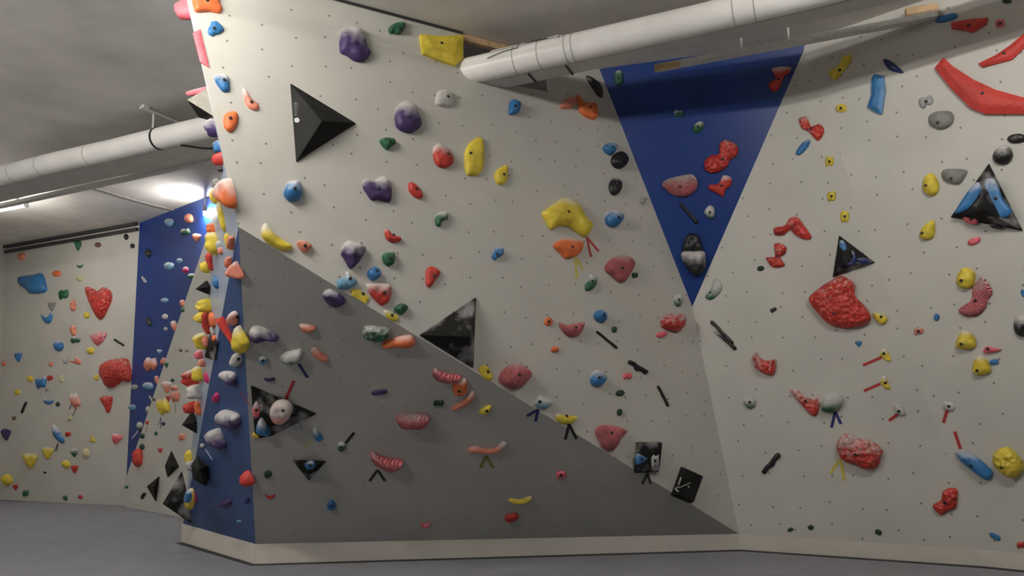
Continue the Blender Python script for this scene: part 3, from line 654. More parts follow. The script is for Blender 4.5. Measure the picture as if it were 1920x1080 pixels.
h('B','l','purple',422,943,19,13,d='dark purple hold lowest on the blue prow side',k=.6)
h('B','o','darkblue',462,938,10,12,d='dark blue knob under the red leaf hold')
h('B','l','lightblue',448,978,9,5,d='tiny pale chip near the prow kickboard')
p('P','orange','404,362 424,334 435,389 419,380',2,'',None,'big orange-and-white hold at the top of the prow side',k=.5)
h('B','o','salmon',431,455,10,26,d='pink hold beside the yellow sliver near the prow top',k=.6)
h('B','o','salmon',427,492,9,22,d='pink sliver left of the salmon pyramid-like hold',k=.6)
# far left white wall
h('F','k','salmon',39,481,13,15,d='pink hold in the upper left corner of the far wall')
p('F','blue','33,523 39,518 64,515 72,512 78,515 84,535 82,547 56,550 47,541 35,533',0,'',None,'big blue wedge hold at the left')
p('F','red','157,547 161,537 174,543 180,546 190,538 201,543 205,556 199,574 188,595 180,596 170,578 162,558',1,'b',None,'red heart-shaped hold')
p('F','pink','169,628 193,621 198,627 193,637 183,647 175,642',2,'b',None,'pale red pebbled hold below the red heart')
p('F','red','186,695 192,682 203,675 218,673 233,671 239,682 242,700 240,715 227,713 218,720 205,727 197,722 190,710',1,'b',None,'big red boulder on the far left wall')
p('F','red','186,746 208,743 205,767 200,774 193,760',1,'b',None,'small red tooth hold under the far red boulder')
p('F','blue','95,800 100,796 108,808 118,825 115,831 107,827 97,815',2,'',None,'slanting blue capsule on the far left wall')
h('F','c','blue',87,595,20,22,-15,ch=1,d='blue hook hold below the big blue wedge')
for a_ in [('l','orange',106,513,15,11),('k','green',118,552,17,18),('t','grey',96,574,14,17,0,1),('t','green',145,461,13,18),('o','brown',183,459,12,9),('o','black',236,444,8,11),('o','black',248,461,8,9),
 ('c','green',149,498,12,9,0,2),('o','cream',149,522,13,12),('l','salmon',136,573,10,19),('o','yellow',162,591,10,12),('l','salmon',137,619,10,20,0,1),('k','green',141,637,18,13,0,2),
 ('o','yellow',169,657,14,14,0,1),('o','blue',109,649,18,20,0,1),('t','blue',33,669,14,18,0,1),('o','salmon',7,682,8,9),('c','clear',122,675,12,13),('c','salmon',140,675,14,23,-60,2),
 ('k','salmon',95,683,8,10),('o','yellow',180,708,8,11),('o','yellow',56,710,10,12),('k','blue',76,717,18,21,0,1),('k','red',93,709,10,10),('l','cream',115,710,7,14),('l','yellow',32,735,11,9),
 ('k','clear',88,730,7,7),('c','blue',90,752,20,14,10,2),('o','darkgreen',108,758,7,9),('k','brown',26,784,7,8),('k','salmon',139,750,15,30,-20,2),('k','cream',130,785,10,9),
 ('t','purple',10,815,18,21),('k','red',127,814,10,10),('t','yellow',88,850,21,22,0,1),('t','yellow',55,864,27,28,0,1),('t','green',138,849,15,15,0,2),('o','cream',160,850,15,17),
 ('o','yellow',123,870,15,15,0,1),('t','red',139,880,12,15),('c','yellow',171,824,11,15,-60),('t','pink',217,823,20,20,20,1),('o','black',84,886,6,4),('o','yellow',12,900,20,22),
 ('t','red',28,914,10,11),('k','green',47,925,11,13),('l','green',122,934,8,9,-40),('o','red',150,932,8,8)]:
    sh_, c_, x_, y_, w_2, h_2 = a_[:6]; rr = a_[6] if len(a_) > 6 else 0; cc = a_[7] if len(a_) > 7 else 0
    h('F', sh_, c_, x_, y_, w_2, h_2, rr, cc)
stick('F','black',213,636,232,648,4,d='thin black stick on the far wall above the red boulder')
stick('F','black',49,753,40,775,4,d='thin dark stick on the far wall left of the blue capsule')
# far blue wedge
for a_ in [('o','lightblue',317,417,16,16,0,2),('o','salmon',353,409,15,18),('k','green',346,435,16,13,0,2),('t','salmon',367,446,15,16,0,1),('o','black',277,474,10,16),('l','clear',268,524,5,14,-35),
 ('l','lightblue',316,499,18,15,15,2),('o','lightblue',336,489,10,10,0,2),('l','magenta',347,506,10,12,30,2),('l','green',359,518,14,10,0,2),('l','lightblue',308,563,14,8,0,2),('l','salmon',342,569,10,14,-20,1),
 ('l','black',277,603,7,18,-20),('o','white',309,594,10,11),('l','salmon',326,611,11,18,-20,2),('o','clear',310,617,6,8),('t','lightblue',299,660,10,9,0,2),('k','salmon',281,683,21,26,0,2),
 ('k','salmon',307,678,14,14,20,1),('l','salmon',294,713,7,17,-15,1),('l','lightblue',277,724,18,14,0,2),('l','clear',251,726,12,9),('k','white',278,768,8,13),('l','purple',284,760,9,12,-20),
 ('l','lightblue',247,764,14,10,0,1),('l','white',261,797,10,12),('o','black',264,807,8,9)]:
    sh_, c_, x_, y_, w_2, h_2 = a_[:6]; rr = a_[6] if len(a_) > 6 else 0; cc = a_[7] if len(a_) > 7 else 0
    h('W', sh_, c_, x_, y_, w_2, h_2, rr, cc)
stick('W','white',279,742,287,756,3,d='white sliver hold on the far blue wedge')
# white strip between the far blue wedge and the prow
for a_ in [('k','green',353,583,6,9),('o','brown',349,658,6,6),('o','grey',361,659,6,6),('t','green',322,686,8,10),('o','darkgreen',334,714,6,7),('o','brown',299,750,6,6),
 ('t','salmon',322,727,18,22,0,2),('k','yellow',315,762,22,32,-15,1),('t','red',326,748,7,10),('k','salmon',339,744,13,21,0,1),('k','salmon',337,728,12,12,0,2),('o','red',286,793,5,8),
 ('l','darkgreen',277,818,8,9),('o','green',303,813,6,7),('l','darkgreen',277,838,8,10,-20),('l','red',268,858,13,31,0),('t','red',311,845,8,9),('o','green',248,913,6,6),('o','purple',317,795,7,7),
 ('k','salmon',352,820,11,14,0,1)]:
    sh_, c_, x_, y_, w_2, h_2 = a_[:6]; rr = a_[6] if len(a_) > 6 else 0; cc = a_[7] if len(a_) > 7 else 0
    h('E', sh_, c_, x_, y_, w_2, h_2, rr, cc)
stick('E','black',276,935,283,924,5,d='short black stick left of the lower small black pyramid')
# holds on the prow's side faces, seen from the side: base x, y, projection px, height px
SIDE = []
def sd(fac, col, x, y, pr, hh, ch=0, d=None, wk=.75): SIDE.append((fac, col, x, y, pr, hh, ch, d, wk))
sd('H','pink',0,4,22,40,0,'red block jutting from behind the prow edge at the top')
sd('H','pink',0,163,34,14,1,'pink hold on the tip of the jutting white wedge')
sd('H','purple',0,228,17,38,2,'purple hold jutting from behind the prow edge')
sd('H','blue',0,268,12,28,1,'blue hold jutting over the pipe behind the prow edge')
sd('H','red',0,290,20,26,0,'red hold jutting over the pipe behind the prow edge')
sd('P','black',417,318,8,9,0,'small black knob at the top of the prow side')
sd('P','grey',409,344,10,20,1,'grey hold under the lamp on the prow side')
sd('P','yellow',405,368,10,28,1,'pale yellow hold beside the lamp on the prow side')
sd('P','yellow',417,405,7,56,1,'long yellow hold on the prow side',.35)
sd('P','orange',400,428,12,22,1,'orange hold poking out left of the long yellow one')
sd('P','yellow',404,455,16,46,1,'big yellow hold on the prow side below the lamp')
sd('P','clear',413,460,8,18,2,'grey hold in the middle of the prow side')
sd('P','salmon',416,470,8,14,1,'pink hold in the middle of the prow side')
sd('P','red',396,490,10,36,0,'tall red hold on the prow side edge')
sd('P','yellow',391,500,14,22,0,'bright yellow knob poking left beside the tall red hold')
sd('P','yellow',429,455,5,34,0,'yellow sliver high on the prow side',.4)
sd('P','blue',407,530,4,24,0,'blue hold reflected in gloss on the prow side')
sd('P','yellow',393,572,22,26,0,'big yellow dome poking left from the prow side')
sd('P','yellow',388,594,20,22,0,'yellow lump under the big yellow dome')
sd('P','red',391,606,13,44,0,'dark red tall hold on the prow side')
sd('P','orange',400,600,8,30,0,'orange hold behind the dark red tall one')
sd('P','yellow',384,640,22,32,1,'pale yellow bulb poking left from the prow side')
sd('P','salmon',390,640,10,24,0,'pink hold beside the pale yellow bulb')
sd('P','white',401,619,6,18,0,'white egg on the prow side')
sd('P','orange',404,634,5,12,0,'small orange hold under the white egg')
sd('P','pink',378,664,12,16,1,'upper small pink hold on the prow side')
sd('P','salmon',383,680,10,16,1,'lower small pink hold on the prow side')
sd('P','red',370,708,32,34,1,'big dark red dome poking left from the prow side')
sd('P','yellow',377,700,16,30,1,'yellow hold wedged beside the big dark red dome')
sd('P','white',375,732,22,28,0,'chalk-white dome on the prow side')
sd('P','magenta',389,708,3,22,0,'thin magenta hold on the prow side')
sd('P','red',366,763,20,22,0,'red half of a dome above the black prow volume')
sd('P','orange',374,765,8,26,0,'orange hold above the black prow volume')
sd('P','yellow',358,857,10,26,0,'yellow hold near the foot of the prow side')
sd('P','clear',362,872,12,20,1,'grey chalky dome near the foot of the prow side')
# ------------------------------------------------------------------ building them
def catmull(q, n=4):
    out = []; N = len(q)
    for i in range(N):
        a, b, c, d = (Vector(q[(i+j) % N]) for j in (-1, 0, 1, 2))
        for t in range(n):
            t /= n; out.append(.5*((2*b)+(c-a)*t+(2*a-5*b+4*c-d)*t*t+(3*b-a-3*c+d)*t**3))
    return out
def dome(loc2, st, k, seed, far):
    """solid over a closed outline (metres, local): returns verts, faces, height function"""
    sharp = st == 's'
    out = [Vector(q) for q in loc2] if sharp else catmull(loc2, 3 if far else 5)
    if sharp:
        o2 = []
        for i in range(len(out)):
            a, b = out[i], out[(i+1) % len(out)]
            for t in range(4): o2.append(a+(b-a)*(t/4))
        out = o2
    P = np.array([(v.x, v.y) for v in out]); Q = np.roll(P, -1, 0)
    if (P[:, 0]*Q[:, 1]-Q[:, 0]*P[:, 1]).sum() < 0: P = P[::-1].copy(); Q = np.roll(P, -1, 0)
    mn, mx = P.min(0), P.max(0); sz = mx-mn; L_ = max(sz); res = 7 if far else (22 if L_ > .35 else 16 if st or L_ > .2 else 12)
    step = L_/res
    gx, gy = np.meshgrid(np.arange(mn[0]+step*.5, mx[0], step), np.arange(mn[1]+step*.5, mx[1], step))
    gx = gx+(np.arange(gx.shape[0])[:, None] % 2)*step*.5
    g = np.stack([gx.ravel(), gy.ravel()], 1)
    def dist(g):
        d = Q-P; v = g[:, None]-P[None]; t = np.clip((v*d).sum(2)/np.maximum((d*d).sum(1), 1e-12), 0, 1)
        dd = np.sqrt(((v-d*t[..., None])**2).sum(2)).min(1)
        ins = ((P[None, :, 1] > g[:, None, 1]) != (Q[None, :, 1] > g[:, None, 1])) & (g[:, None, 0] < d[None, :, 0]*(g[:, None, 1]-P[None, :, 1])/np.where(d[:, 1] == 0, 1e-9, d[:, 1])+P[None, :, 0])
        return np.where(ins.sum(1) % 2 == 1, dd, -dd)
    dg = dist(g); g = g[dg > step*.45]; 
    inner = max(float(dg.max()), 1e-3); hgt = k*2*inner
    hgt = min(hgt, .22)
    verts2 = [Vector(v) for v in P]+[Vector(v) for v in g]
    r = delaunay_2d_cdt(verts2, [], [list(range(len(P)))], 1, 1e-5)
    v2, faces = r[0], r[2]; dd = dist(np.array([(v.x, v.y) for v in v2]))
    lip = .32 if not sharp else .55
    def hz(d, x, y):
        u = min(max(d, 0)/inner, 1); b = lip+(1-lip)*(math.sqrt(max(0, 1-(1-u)**2)) if not sharp else min(1, u*1.6))
        z = hgt*b
        nz = noise.noise(Vector((x/L_*4+seed, y/L_*4, seed*.37)))
        if st == 'b':
            z += hgt*.16*noise.noise(Vector((x*30+seed, y*30, 1)))+hgt*.12*nz
        elif st == 'r': z += hgt*.10*nz
        elif not sharp: z += hgt*.20*nz*min(1, u*3)
        return z
    V = []; nb = len(v2)
    bnd = {}
    for i, v in enumerate(v2): V.append((v.x, v.y, hz(dd[i], v.x, v.y)))
    ec = {}
    for f_ in faces:
        for a, b in zip(f_, f_[1:]+f_[:1]): ec[(a, b)] = ec.get((a, b), 0)+1
    F = [tuple(f_) for f_ in faces]; base = {}
    rim = [(a, b) for (a, b) in ec if (b, a) not in ec]
    cen = P.mean(0)
    for a, b in rim:
        for i in (a, b):
            if i not in base: base[i] = len(V); V.append((v2[i].x, v2[i].y, -.002))
        F.append((b, a, base[a], base[b]))
    return V, F, lambda x, y: hz(float(dist(np.array([[x, y]]))[0]), x, y), hgt
WALLNAME = dict(M='the central white wall', G='the dark grey overhang', V='the central blue triangle', R='the white wall right of the corner', S='the far-right white wall',
  B='the blue prow side', P='the prow side', H='the back of the prow', F='the far left wall', W='the far blue wedge', E='the white strip behind the prow')
CWORD = {'darkblue': 'dark blue', 'lightblue': 'pale blue', 'darkgreen': 'dark green', 'clear': 'translucent grey', 'cream': 'cream', 'magenta': 'magenta'}
GRP = {}
def cw(c): return CWORD.get(c, c)
LABELS = []
def autolabel():
    """labels for the many small holds: nearest findable neighbour in a clear direction, checked against look-alikes"""
    def cen(e): xs = [a for a, b in e['pts']]; ys = [b for a, b in e['pts']]; return sum(xs)/len(xs), sum(ys)/len(ys)
    for e in H: e['c'] = cen(e)
    marks = [(e['d'], e['c'], e['fac']) for e in H if e['d'] and len(e['d'].split()) <= 8 and e['fac'] in 'FWE' and e['form'] != 'x']
    marks += [('far lamp', (384, 388), 'W'), ('lower tip of the far blue wedge', (235, 932), 'W'), ('upper small black pyramid', (332, 872), 'E'), ('lower small black pyramid', (298, 917), 'E'), ('upper left corner of the far wall', (12, 462), 'F'), ('lower left corner of the far wall', (0, 937), 'F'), ('top left corner of the far blue wedge', (262, 420), 'W')]
    def d_far(c, m_): return math.dist(c, m_) > 210
    def rel(c, m_):
        dx, dy = c[0]-m_[0], c[1]-m_[1]
        if abs(dx) > 2.2*abs(dy): return ('left of', 'right of')[dx > 0]
        if abs(dy) > 2.2*abs(dx): return ('above', 'below')[dy > 0]
        return ('upper left of', 'upper right of', 'lower left of', 'lower right of')[(dx > 0)+2*(dy > 0)]
    todo = [e for e in H if not e['d']]
    n = 0
    for rnd_ in range(3):
        for e in todo:
            if e['d']: continue
            w_ = max(max(a for a, b in e['pts'])-min(a for a, b in e['pts']), max(b for a, b in e['pts'])-min(b for a, b in e['pts']))
            e['w'] = w_; size = 'tiny' if w_ < 11 else 'small' if w_ < 24 else 'mid-sized'
            base = f"{size} {'chalky ' if e['ch'] > 1 else ''}{cw(e['col'])} {e['form']} hold"
            e['base'] = base
        for e in todo:
            if e['d']: continue
            same = [o for o in H if o is not e and o['col'].replace('light', '').replace('dark', '') == e['col'].replace('light', '').replace('dark', '') and o['fac'] in 'FWE']
            if not [o for o in same if o['fac'] == e['fac']]: e['d'] = e['base']+' on '+WALLNAME[e['fac']]; e['short'] = e['base']; continue
            cand = sorted(marks+[(o['short'] if o.get('short') else None, o['c'], o['fac']) for o in todo if o.get('short') and o is not e], key=lambda m_: (m_[1][0]-e['c'][0])**2+(m_[1][1]-e['c'][1])**2)
            done = False
            for nm, mc, mf in cand[:24]:
                if not nm or d_far(e['c'], mc): continue
                rr = rel(e['c'], mc); d0 = math.dist(e['c'], mc)
                if any(rel(o['c'], mc) == rr and math.dist(o['c'], mc) < d0*1.6 for o in same) or any(math.dist(o['c'], mc) < d0*.5 for o in same): continue
                lab = f"{e['base']} {rr} the {nm}".replace('the the', 'the')
                if len(lab.split()) > 16: continue
                e['d'] = lab; done = True; n += 1; break
        if all(e['d'] for e in todo): break
    for e in todo:
        if not e['d']:
            same = sorted([o for o in todo if o['base'] == e['base'] and o['fac'] == e['fac']], key=lambda o: o['c'][1])
            i = same.index(e); N = len(same)
            pos = '' if N == 1 else 'highest ' if i == 0 else 'lowest ' if i == N-1 else ('second', 'third', 'fourth', 'fifth', 'sixth')[i-1]+' highest '
            e['f'] = f"{pos}{e['base']} on {WALLNAME[e['fac']]}"
    for e in todo:
        if not e['d']: e['d'] = e['f']
autolabel()
def finish_label(d, fac):
    wn = WALLNAME[fac]
    if wn.split()[-1] in d or 'wall' in d or 'prow' in d or 'blue triangle' in d or 'overhang' in d or len(d.split())+len(wn.split())+1 > 16: return d if len(d.split()) > 3 else d+' on '+wn
    return d+' on '+wn
def build_hold(e, i):
    fr = FR[e['fac']]; far = e['fac'] in 'FWE'
    raw = [fr.px(x, y) for x, y in e['pts']]
    xs = [v.x for v in raw]; ys = [v.y for v in raw]; small = min(max(xs)-min(xs), max(ys)-min(ys))
    off = e['off']+.35*e['k']*small*.8
    if e['form'] == 'stick-like': off = .01
    if e['st'] == 's': off = .02
    q = [fr.px(x, y, off) for x, y in e['pts']]
    c = Vector((sum(v.x for v in q)/len(q), sum(v.y for v in q)/len(q)))
    V_, F_, hz, hg = dome([(v.x-c.x, v.y-c.y) for v in q], e['st'], e['k'], i*1.7+.3, far)
    M = fr.M.copy(); M.translation = fr.at(c, max(0, e['off']-.01))
    o = mk('climbing_hold', V_, F_, holdmat(e['col'], e['ch'], e['st']), smooth=e['st'] != 's', M=M)
    tag(o, finish_label(e['d'], e['fac']), 'climbing hold', cw(e['col'])+' climbing holds')
    if e['b'] and not far:
        bq = fr.px(e['b'][0], e['b'][1], off+hg*.6)-c; z = hz(bq.x, bq.y); r_ = .0135
        v = []; n = 10
        for zz, rr in ((-.015, r_), (.004, r_), (.006, r_*.8)):
            v += [(bq.x+rr*math.cos(2*math.pi*t/n), bq.y+rr*math.sin(2*math.pi*t/n), z+zz) for t in range(n)]
        F_ = [(a*n+t, a*n+(t+1) % n, (a+1)*n+(t+1) % n, (a+1)*n+t) for a in range(2) for t in range(n)]+[tuple(range(2*n, 3*n))]
        mk('bolt', v, F_, BOLT, o)
for i_, e_ in enumerate(H): build_hold(e_, i_)
def build_side(s, i):
    fac, col, x, y, pr, hh, ch, d, wk = s; fr = FR[fac]
    if fac == 'H':
        t = (y-0)/300.0; ex = 350+(419-350)*t; P = onp(ex, y, pM); dep = (P-CC).dot(CF); R_ = hh/2*dep/FPX
        back = (Kc-P0c); back = (back-fr.n*back.dot(fr.n)); back.z = 0; back.normalize()
        P = P+back*(R_*.9+.03)
        pr = pr+R_*.25*FPX/dep
    else:
        P = onp(x, y, fr.pl); dep = (P-CC).dot(CF); R_ = hh/2*dep/FPX
    q = fr.loc(P); rnd = random.Random(i*7+3); out = []
    for a, b in UNIT['o'] if hh < 30 else UNIT['t'] if i % 2 else UNIT['o']:
        j = 1+rnd.uniform(-.08, .08); out.append((a*R_*wk*j, -b*R_*j))
    hp = max(.03, pr*dep/FPX)
    inner = R_*wk*.9
    V_, F_, hz, hg = dome(out, '', hp/(2*max(inner, .01)), i*2.1, False)
    M = fr.M.copy(); M.translation = fr.at(q)
    o = mk('climbing_hold', V_, F_, holdmat(col, ch, ''), smooth=True, M=M)
    tag(o, d, 'climbing hold', cw(col)+' climbing holds')
for i_, s_ in enumerate(SIDE): build_side(s_, i_)
# ------------------------------------------------------------------ volumes
volm = {}
def vmat(kind):
    if kind in volm: return volm[kind]
    mt, nt, bs = newmat('black_volume_'+kind); L = nt.links; tc = nd(nt, 'ShaderNodeTexCoord')
    n1 = nd(nt, 'ShaderNodeTexNoise', Scale=5.0, Detail=5.0); L.new(tc.outputs['Object'], n1.inputs['Vector'])
    b = mix(nt, ramp(nt, n1.outputs[0], .4, .7).outputs[0], (.011, .011, .011, 1), (.021, .021, .02, 1))
    if kind != 'plain':
        n2 = nd(nt, 'ShaderNodeTexNoise', Scale=4.2 if kind == 'chalked' else 6.0, Detail=6.0); L.new(tc.outputs['Object'], n2.inputs['Vector'])
        b = mix(nt, ramp(nt, n2.outputs[0], .50, .70, (0, 0, 0, 1), (.8, .8, .8, 1)).outputs[0], b, (.38, .37, .37, 1))
    L.new(b, bs.inputs['Base Color']); bs.inputs['Roughness'].default_value = .65; bs.inputs['Specular IOR Level'].default_value = .15
    n3 = nd(nt, 'ShaderNodeTexNoise', Scale=150.0); L.new(tc.outputs['Object'], n3.inputs['Vector']); bump(nt, n3.outputs[0], bs, .3, .003)
    volm[kind] = mt; return mt
def volume(fac, pts, apex, hgt, label, kind='plain', inset=None):
    fr = FR[fac]; q = [fr.px(x, y, .012) for x, y in pts]; c = sum(q, Vector((0, 0)))/len(q); n = len(q)
    q = [v-c for v in q]; lip = .012
    V_ = [(v.x, v.y, -.001) for v in q]+[(v.x, v.y, lip) for v in q]; F_ = [(i, (i+1) % n, n+(i+1) % n, n+i) for i in range(n)]
    if inset:
        V_ += [(v.x*inset, v.y*inset, hgt) for v in q]; F_ += [(n+i, n+(i+1) % n, 2*n+(i+1) % n, 2*n+i) for i in range(n)]+[tuple(range(2*n, 3*n))]
    else:
        a = fr.px(apex[0], apex[1], hgt)-c; V_.append((a.x, a.y, hgt)); F_ += [(n+i, n+(i+1) % n, 2*n) for i in range(n)]
    M = fr.M.copy(); M.translation = fr.at(c); o = mk('climbing_volume', V_, F_, vmat(kind), M=M)
    bv = o.modifiers.new('bevel', 'BEVEL'); bv.width = .006; bv.segments = 2
    tag(o, label, 'climbing volume', 'black climbing volumes'); return o, fr, c
vA = volume('M', [(545, 156), (668, 231), (556, 303)], (604, 227), .16, 'large plain black pyramid volume with a white logo on the central white wall')
volume('M', [(893, 557), (787, 628), (888, 690)], (880, 631), .2, 'chalk-smeared black pyramid volume sitting on the seam of the white wall', 'chalked')
vC = volume('M', [(1194, 829), (1238, 828), (1233, 886), (1190, 887)], None, .06, 'upright black block volume with a small blue hold, above black tape', 'scuffed', .9)
vD = volume('M', [(1278, 875), (1315, 892), (1296, 944), (1259, 929)], None, .06, 'tilted black block volume with a white scribbled logo near the corner', 'plain', .9)
volume('G', [(470, 724), (593, 777), (509, 818), (478, 824)], (512, 785), .07, 'black triangular volume half hidden at the overhang left edge', 'scuffed')
volume('G', [(548, 864), (611, 866), (579, 902)], (580, 876), .09, 'small black downward triangle volume on the grey overhang', 'scuffed')
volume('R', [(1573, 441), (1641, 492), (1561, 520)], (1583, 494), .12, 'blue-smeared black pyramid volume above the giant red boulder', 'chalked')
volume('S', [(1854, 306), (1782, 407), (1918, 433)], (1846, 394), .22, 'large black pyramid volume carrying two blue curved holds on the right', 'scuffed')
volume('E', [(332, 846), (346, 875), (325, 895), (320, 874)], (333, 874), .1, 'upper small black pyramid on the white strip by the prow')
volume('E', [(309, 893), (303, 940), (286, 912)], (300, 914), .1, 'lower small black pyramid on the white strip by the prow')
def sidevol(fac, y0, y1, x, pr, label, kind='plain', back=.3):
    fr = FR[fac]
    if fac == 'H':
        ex = 350+(419-350)*((y0+y1)/2)/300; P = onp(ex, (y0+y1)/2, pM); bk = Kc-P0c; bk.z = 0; bk.normalize(); P = P+bk*.2
    else: P = onp(x, (y0+y1)/2, fr.pl)
    dep = (P-CC).dot(CF); R_ = (y1-y0)/2*dep/FPX; hp = pr*dep/FPX; c = fr.loc(P)
    q = [Vector((-back, 0)), Vector((0, -R_)), Vector((back*.6, 0)), Vector((0, R_))]; n = 4
    V_ = [(v.x, v.y, -.001) for v in q]+[(v.x, v.y, .012) for v in q]+[(0, 0, hp)]
    F_ = [(i, (i+1) % n, n+(i+1) % n, n+i) for i in range(n)]+[(n+i, n+(i+1) % n, 2*n) for i in range(n)]
    M = fr.M.copy(); M.translation = fr.at(c); o = mk('climbing_volume', V_, F_, vmat(kind), M=M)
    tag(o, label, 'climbing volume', 'black climbing volumes')
sidevol('P', 526, 552, 391, 24, 'small black volume poking left from the upper prow side', back=.12)
sidevol('P', 770, 812, 366, 24, 'black diamond volume poking left from the lower prow side', back=.12)
sidevol('P', 884, 980, 350, 42, 'big chalky black volume with a blue ball at the prow foot', 'chalked', back=.12)
volume('P', [(392, 628), (383, 670), (401, 676), (407, 640)], (392, 655), .03, 'dark grey flat volume on the prow side', 'scuffed')
volume('B', [(356, 873), (369, 857), (389, 874), (390, 899), (384, 911), (363, 899)], (374, 880), .14, 'black faceted volume wrapping the lower left edge of the blue side')
TAN = plain('dusty_plywood', (.36, .34, .29), .8)
# the timber-faced wedge behind the prow edge
fr = FR['H']; ex = 350+69*(185/300); Pw = onp(ex, 185, pM); bk = Kc-P0c; bk.z = 0; bk.normalize(); dep = (Pw-CC).dot(CF)
Pw = Pw+bk*.02; c = fr.loc(Pw); s_ = dep/FPX; sgn = 1 if fr.x.dot(bk) > 0 else -1
q = [(0, 24*s_, 0), (0, -34*s_, 0), (sgn*.5, 0, 0), (0.0, 8*s_, 40*s_), (sgn*.35, 8*s_, 40*s_)]
M = fr.M.copy(); M.translation = fr.at(c)
o = mk('climbing_volume', q, [(0, 1, 3), (0, 3, 4, 2), (1, 2, 4, 3), (0, 2, 1)], vmat('plain'), M=M)
o.data.materials.append(TAN); o.data.polygons[0].material_index = 1
tag(o, 'black-edged white-faced wedge volume jutting from behind the prow edge', 'climbing volume', 'black climbing volumes')
# small holds and marks on the volumes
def extra(fac, sh, col, x, y, w_, h_, off, d, ch=0, rot=0):
    n0 = len(H); h(fac, sh, col, x, y, w_, h_, rot, ch, d, off=off); build_hold(H[-1], n0+50)
extra('M', 't', 'blue', 1205, 861, 20, 22, .06, 'small blue triangular hold on the upright black block volume', 1, -90)
extra('M', 'k', 'clear', 1229, 864, 16, 26, .05, 'grey crumbly hold on the right side of the upright black block', 1)
extra('G', 'o', 'blue', 581, 874, 19, 15, .075, 'blue smudge-like hold on the small black downward triangle', 1)
extra('R', 'o', 'blue', 1580, 462, 13, 26, .05, 'upper blue curl on the blue-smeared pyramid', 1, -10)
extra('R', 'c', 'darkblue', 1596, 486, 28, 18, .10, 'middle blue curl on the blue-smeared pyramid', 1, -60)
extra('R', 'l', 'darkblue', 1617, 489, 26, 10, .06, 'right blue streak hold on the blue-smeared pyramid', 1, 5)
extra('P', 'o', 'blue', 349, 932, 9, 24, .22, 'blue ball on the big chalky volume at the prow foot', 1)
extra('P', 'o', 'yellow', 352, 938, 9, 40, .10, 'pale yellow egg at the prow foot', 1)
extra('B', 'l', 'magenta', 362, 930, 7, 26, .0, 'magenta drop hold at the lower left of the blue side', 0, -20)
# logos
pw = plain('white_print', (.6, .6, .58), .6); fw = plain('faded_print', (.17, .17, .17), .7)
def onface(fr, c, pts3, name, parent, mat=pw):
    for q_, nm in pts3: pass
def decal(fr, tri, px_list, name, parent):
    """thin raised print on the face through three (px,py,height) points"""
    A3, B3, C3 = (onp(x, y, fr.pl, hh) for x, y, hh in tri); pl = plane(A3, B3, C3); f2 = Frame(pl, A3)
    V_ = []; F_ = []
    for poly in px_list:
        b0 = len(V_); P_ = [onp(x, y, pl, .005) for x, y in poly]; V_ += P_; F_.append(tuple(range(b0, b0+len(poly))))
    o = mk(name, V_, F_, fw if 'letter' in name else pw); so = o.modifiers.new('s', 'SOLIDIFY'); so.thickness = .002; so.offset = 0
    o.parent = parent; o.matrix_parent_inverse = parent.matrix_world.inverted(); return o
def circ(x, y, r, n=8): return [(x+r*math.cos(2*math.pi*t/n), y+r*math.sin(2*math.pi*t/n)) for t in range(n)]
def bar(x1, y1, x2, y2, w_):
    d_2 = math.hypot(x2-x1, y2-y1); nx, ny = -(y2-y1)/d_2*w_/2, (x2-x1)/d_2*w_/2
    return [(x1+nx, y1+ny), (x2+nx, y2+ny), (x2-nx, y2-ny), (x1-nx, y1-ny)]
bpy.context.view_layer.update()
tri = [(546, 156, .012), (558, 303, .012), (604, 227, .16)]
decal(FR['M'], tri, [circ(556.7+2.9*math.cos(a), 224.5+2.9*math.sin(a)+.8, 2.3) for a in (0, 1.257, 2.513, 3.77, 5.03)], 'flower_logo', vA[0])
decal(FR['M'], tri, [bar(551.5, 194, 557.5, 193, 1.3), bar(552, 194, 552.3, 198, 1.3), bar(555, 194, 555, 198, 1.1), bar(557.8, 194, 557.5, 198, 1.2), bar(552, 201, 558, 200.5, 1.3), bar(553, 203.5, 558, 206, 1.1), bar(552, 207, 556, 204.5, 1.1),
  bar(552.5, 210, 557.5, 210, 1.2), bar(552.8, 214, 556.5, 213, 1.1), bar(553, 216, 557, 216.5, 1.1), bar(553, 213, 553, 216, 1.0)], 'vertical_lettering', vA[0])
tri = [(1262, 929, .06), (1295, 941, .06), (1313, 893, .06)]
decal(FR['M'], tri, [bar(1277, 895, 1272, 909, 2.2), bar(1266, 916, 1272, 922, 2.6), bar(1266, 916, 1273, 912, 1.6), bar(1272, 915, 1295, 905, 1.2), bar(1290, 911, 1292, 914, 2)], 'scribbled_logo', vD[0])
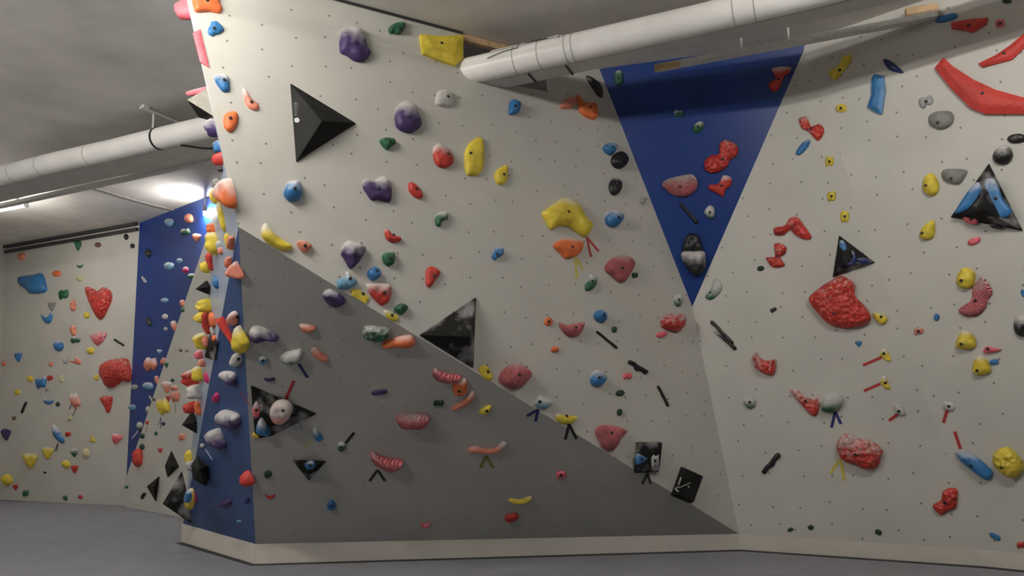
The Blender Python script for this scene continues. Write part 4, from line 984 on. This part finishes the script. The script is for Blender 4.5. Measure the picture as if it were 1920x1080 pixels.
# ------------------------------------------------------------------ tape marks
TC = dict(red=(.45, .03, .03), yellow=(.62, .52, .08), black=(.012, .012, .014), navy=(.012, .02, .14), white=(.6, .6, .62), olive=(.24, .22, .05))
def tape(fac, col, segs, label, wd=.026):
    fr = FR[fac]; a = fr.px(segs[0][0], segs[0][1]); M = fr.M.copy(); M.translation = fr.at(a)
    mt = plain(col+'_tape', TC[col], .5)
    def strip(s, par, nm, z):
        p1 = fr.px(s[0], s[1])-a; p2 = fr.px(s[2], s[3])-a; d_2 = (p2-p1); l_ = d_2.length; d_2 = d_2/l_; n_2 = Vector((-d_2.y, d_2.x))*wd/2
        V_ = [(*(p_+n_2*k_), z_) for z_ in (0, z) for p_ in (p1, p2) for k_ in (1, -1)]
        return mk(nm, V_, [(0, 1, 3, 2), (4, 6, 7, 5), (0, 4, 5, 1), (2, 3, 7, 6), (0, 2, 6, 4), (1, 5, 7, 3)], mt, par, M=None if par else M)
    cat = 'tape mark'
    if len(segs) == 1:
        o = strip(segs[0], None, 'tape_strip', .002)
    else:
        o = empty('tape_mark', M)
        for k_, s in enumerate(segs): strip(s, o, 'tape_strip', .002+.001*k_)
    tag(o, label, cat, 'tape start marks')
tape('M', 'red', [(1100, 445, 1108, 482), (1100, 445, 1122, 471)], 'red tape V at the right foot of the yellow arch')
tape('M', 'yellow', [(1079, 481, 1081, 522), (1082, 484, 1092, 505)], 'yellow tape V under the orange bowl hold')
tape('G', 'navy', [(1009, 767, 1004, 790), (1008, 768, 988, 780)], 'navy tape V under the chalky blue cup on the seam')
tape('G', 'black', [(1067, 795, 1060, 824), (1067, 795, 1081, 823)], 'black tape V under the yellow lip-shaped hold')
tape('M', 'black', [(1214, 888, 1204, 908), (1214, 888, 1220, 908)], 'black tape V under the upright black block volume')
tape('G', 'navy', [(560, 682, 577, 708)], 'single navy tape strip below the chalky green scoop')
tape('G', 'red', [(551, 714, 536, 748)], 'single red tape strip above the half-hidden black volume')
tape('G', 'yellow', [(583, 826, 570, 840)], 'yellow tape strip left of the narrow blue hold', .015)
tape('G', 'black', [(648, 831, 664, 811)], 'single black tape strip by the green ring-like hold')
tape('G', 'black', [(708, 881, 693, 902), (708, 881, 722, 902)], 'black tape V under the pink ridged jug on grey')
tape('G', 'olive', [(911, 855, 901, 877), (911, 855, 925, 877)], 'faint olive tape V under the winged salmon hold')
tape('R', 'navy', [(1566, 772, 1559, 802), (1566, 772, 1577, 795)], 'navy tape V under the chalk-capped green ball')
tape('R', 'red', [(1618, 685, 1653, 670)], 'red tape arm left of the upper yellow hold')
tape('R', 'red', [(1620, 733, 1650, 720)], 'red tape arm left of the lower yellow hold')
tape('R', 'red', [(1667, 789, 1684, 776)], 'red tape arm under the whitish-pink hold')
tape('R', 'yellow', [(1574, 862, 1557, 888), (1576, 862, 1583, 901)], 'yellow tape V under the huge chalk-topped boulder')
tape('S', 'red', [(1769, 793, 1777, 766)], 'red tape arm under the whitish knob on the far right wall')
tape('S', 'red', [(1790, 809, 1801, 842)], 'red tape strip above the long blue bullet hold')
tape('B', 'white', [(385, 842, 398, 862)], 'white tape strip low on the blue prow side', .02)
tape('B', 'white', [(401, 835, 406, 841)], 'tiny white tape scrap under the lowest purple prow hold', .02)
tape('B', 'red', [(452, 736, 468, 760)], 'thin red tape line on the blue prow side', .01)
tape('F', 'black', [(109, 831, 102, 847), (109, 831, 107, 846)], 'black tape V under the slanting blue capsule', .02)
tape('F', 'black', [(135, 754, 130, 768)], 'upper thin black tape strip on the far left wall', .018)
tape('F', 'black', [(143, 767, 136, 780)], 'lower thin black tape strip on the far left wall', .018)
tape('W', 'white', [(259, 808, 248, 822)], 'white tape strip low on the far blue wedge', .03)
tape('E', 'navy', [(313, 783, 307, 798), (313, 783, 312, 804)], 'navy tape V under the yellow hold by the prow', .018)
tape('E', 'black', [(340, 757, 340, 773)], 'thin black tape strip on the white strip by the prow', .016)
tape('E', 'black', [(287, 799, 284, 812)], 'thin black tape line beside the far blue wedge', .012)
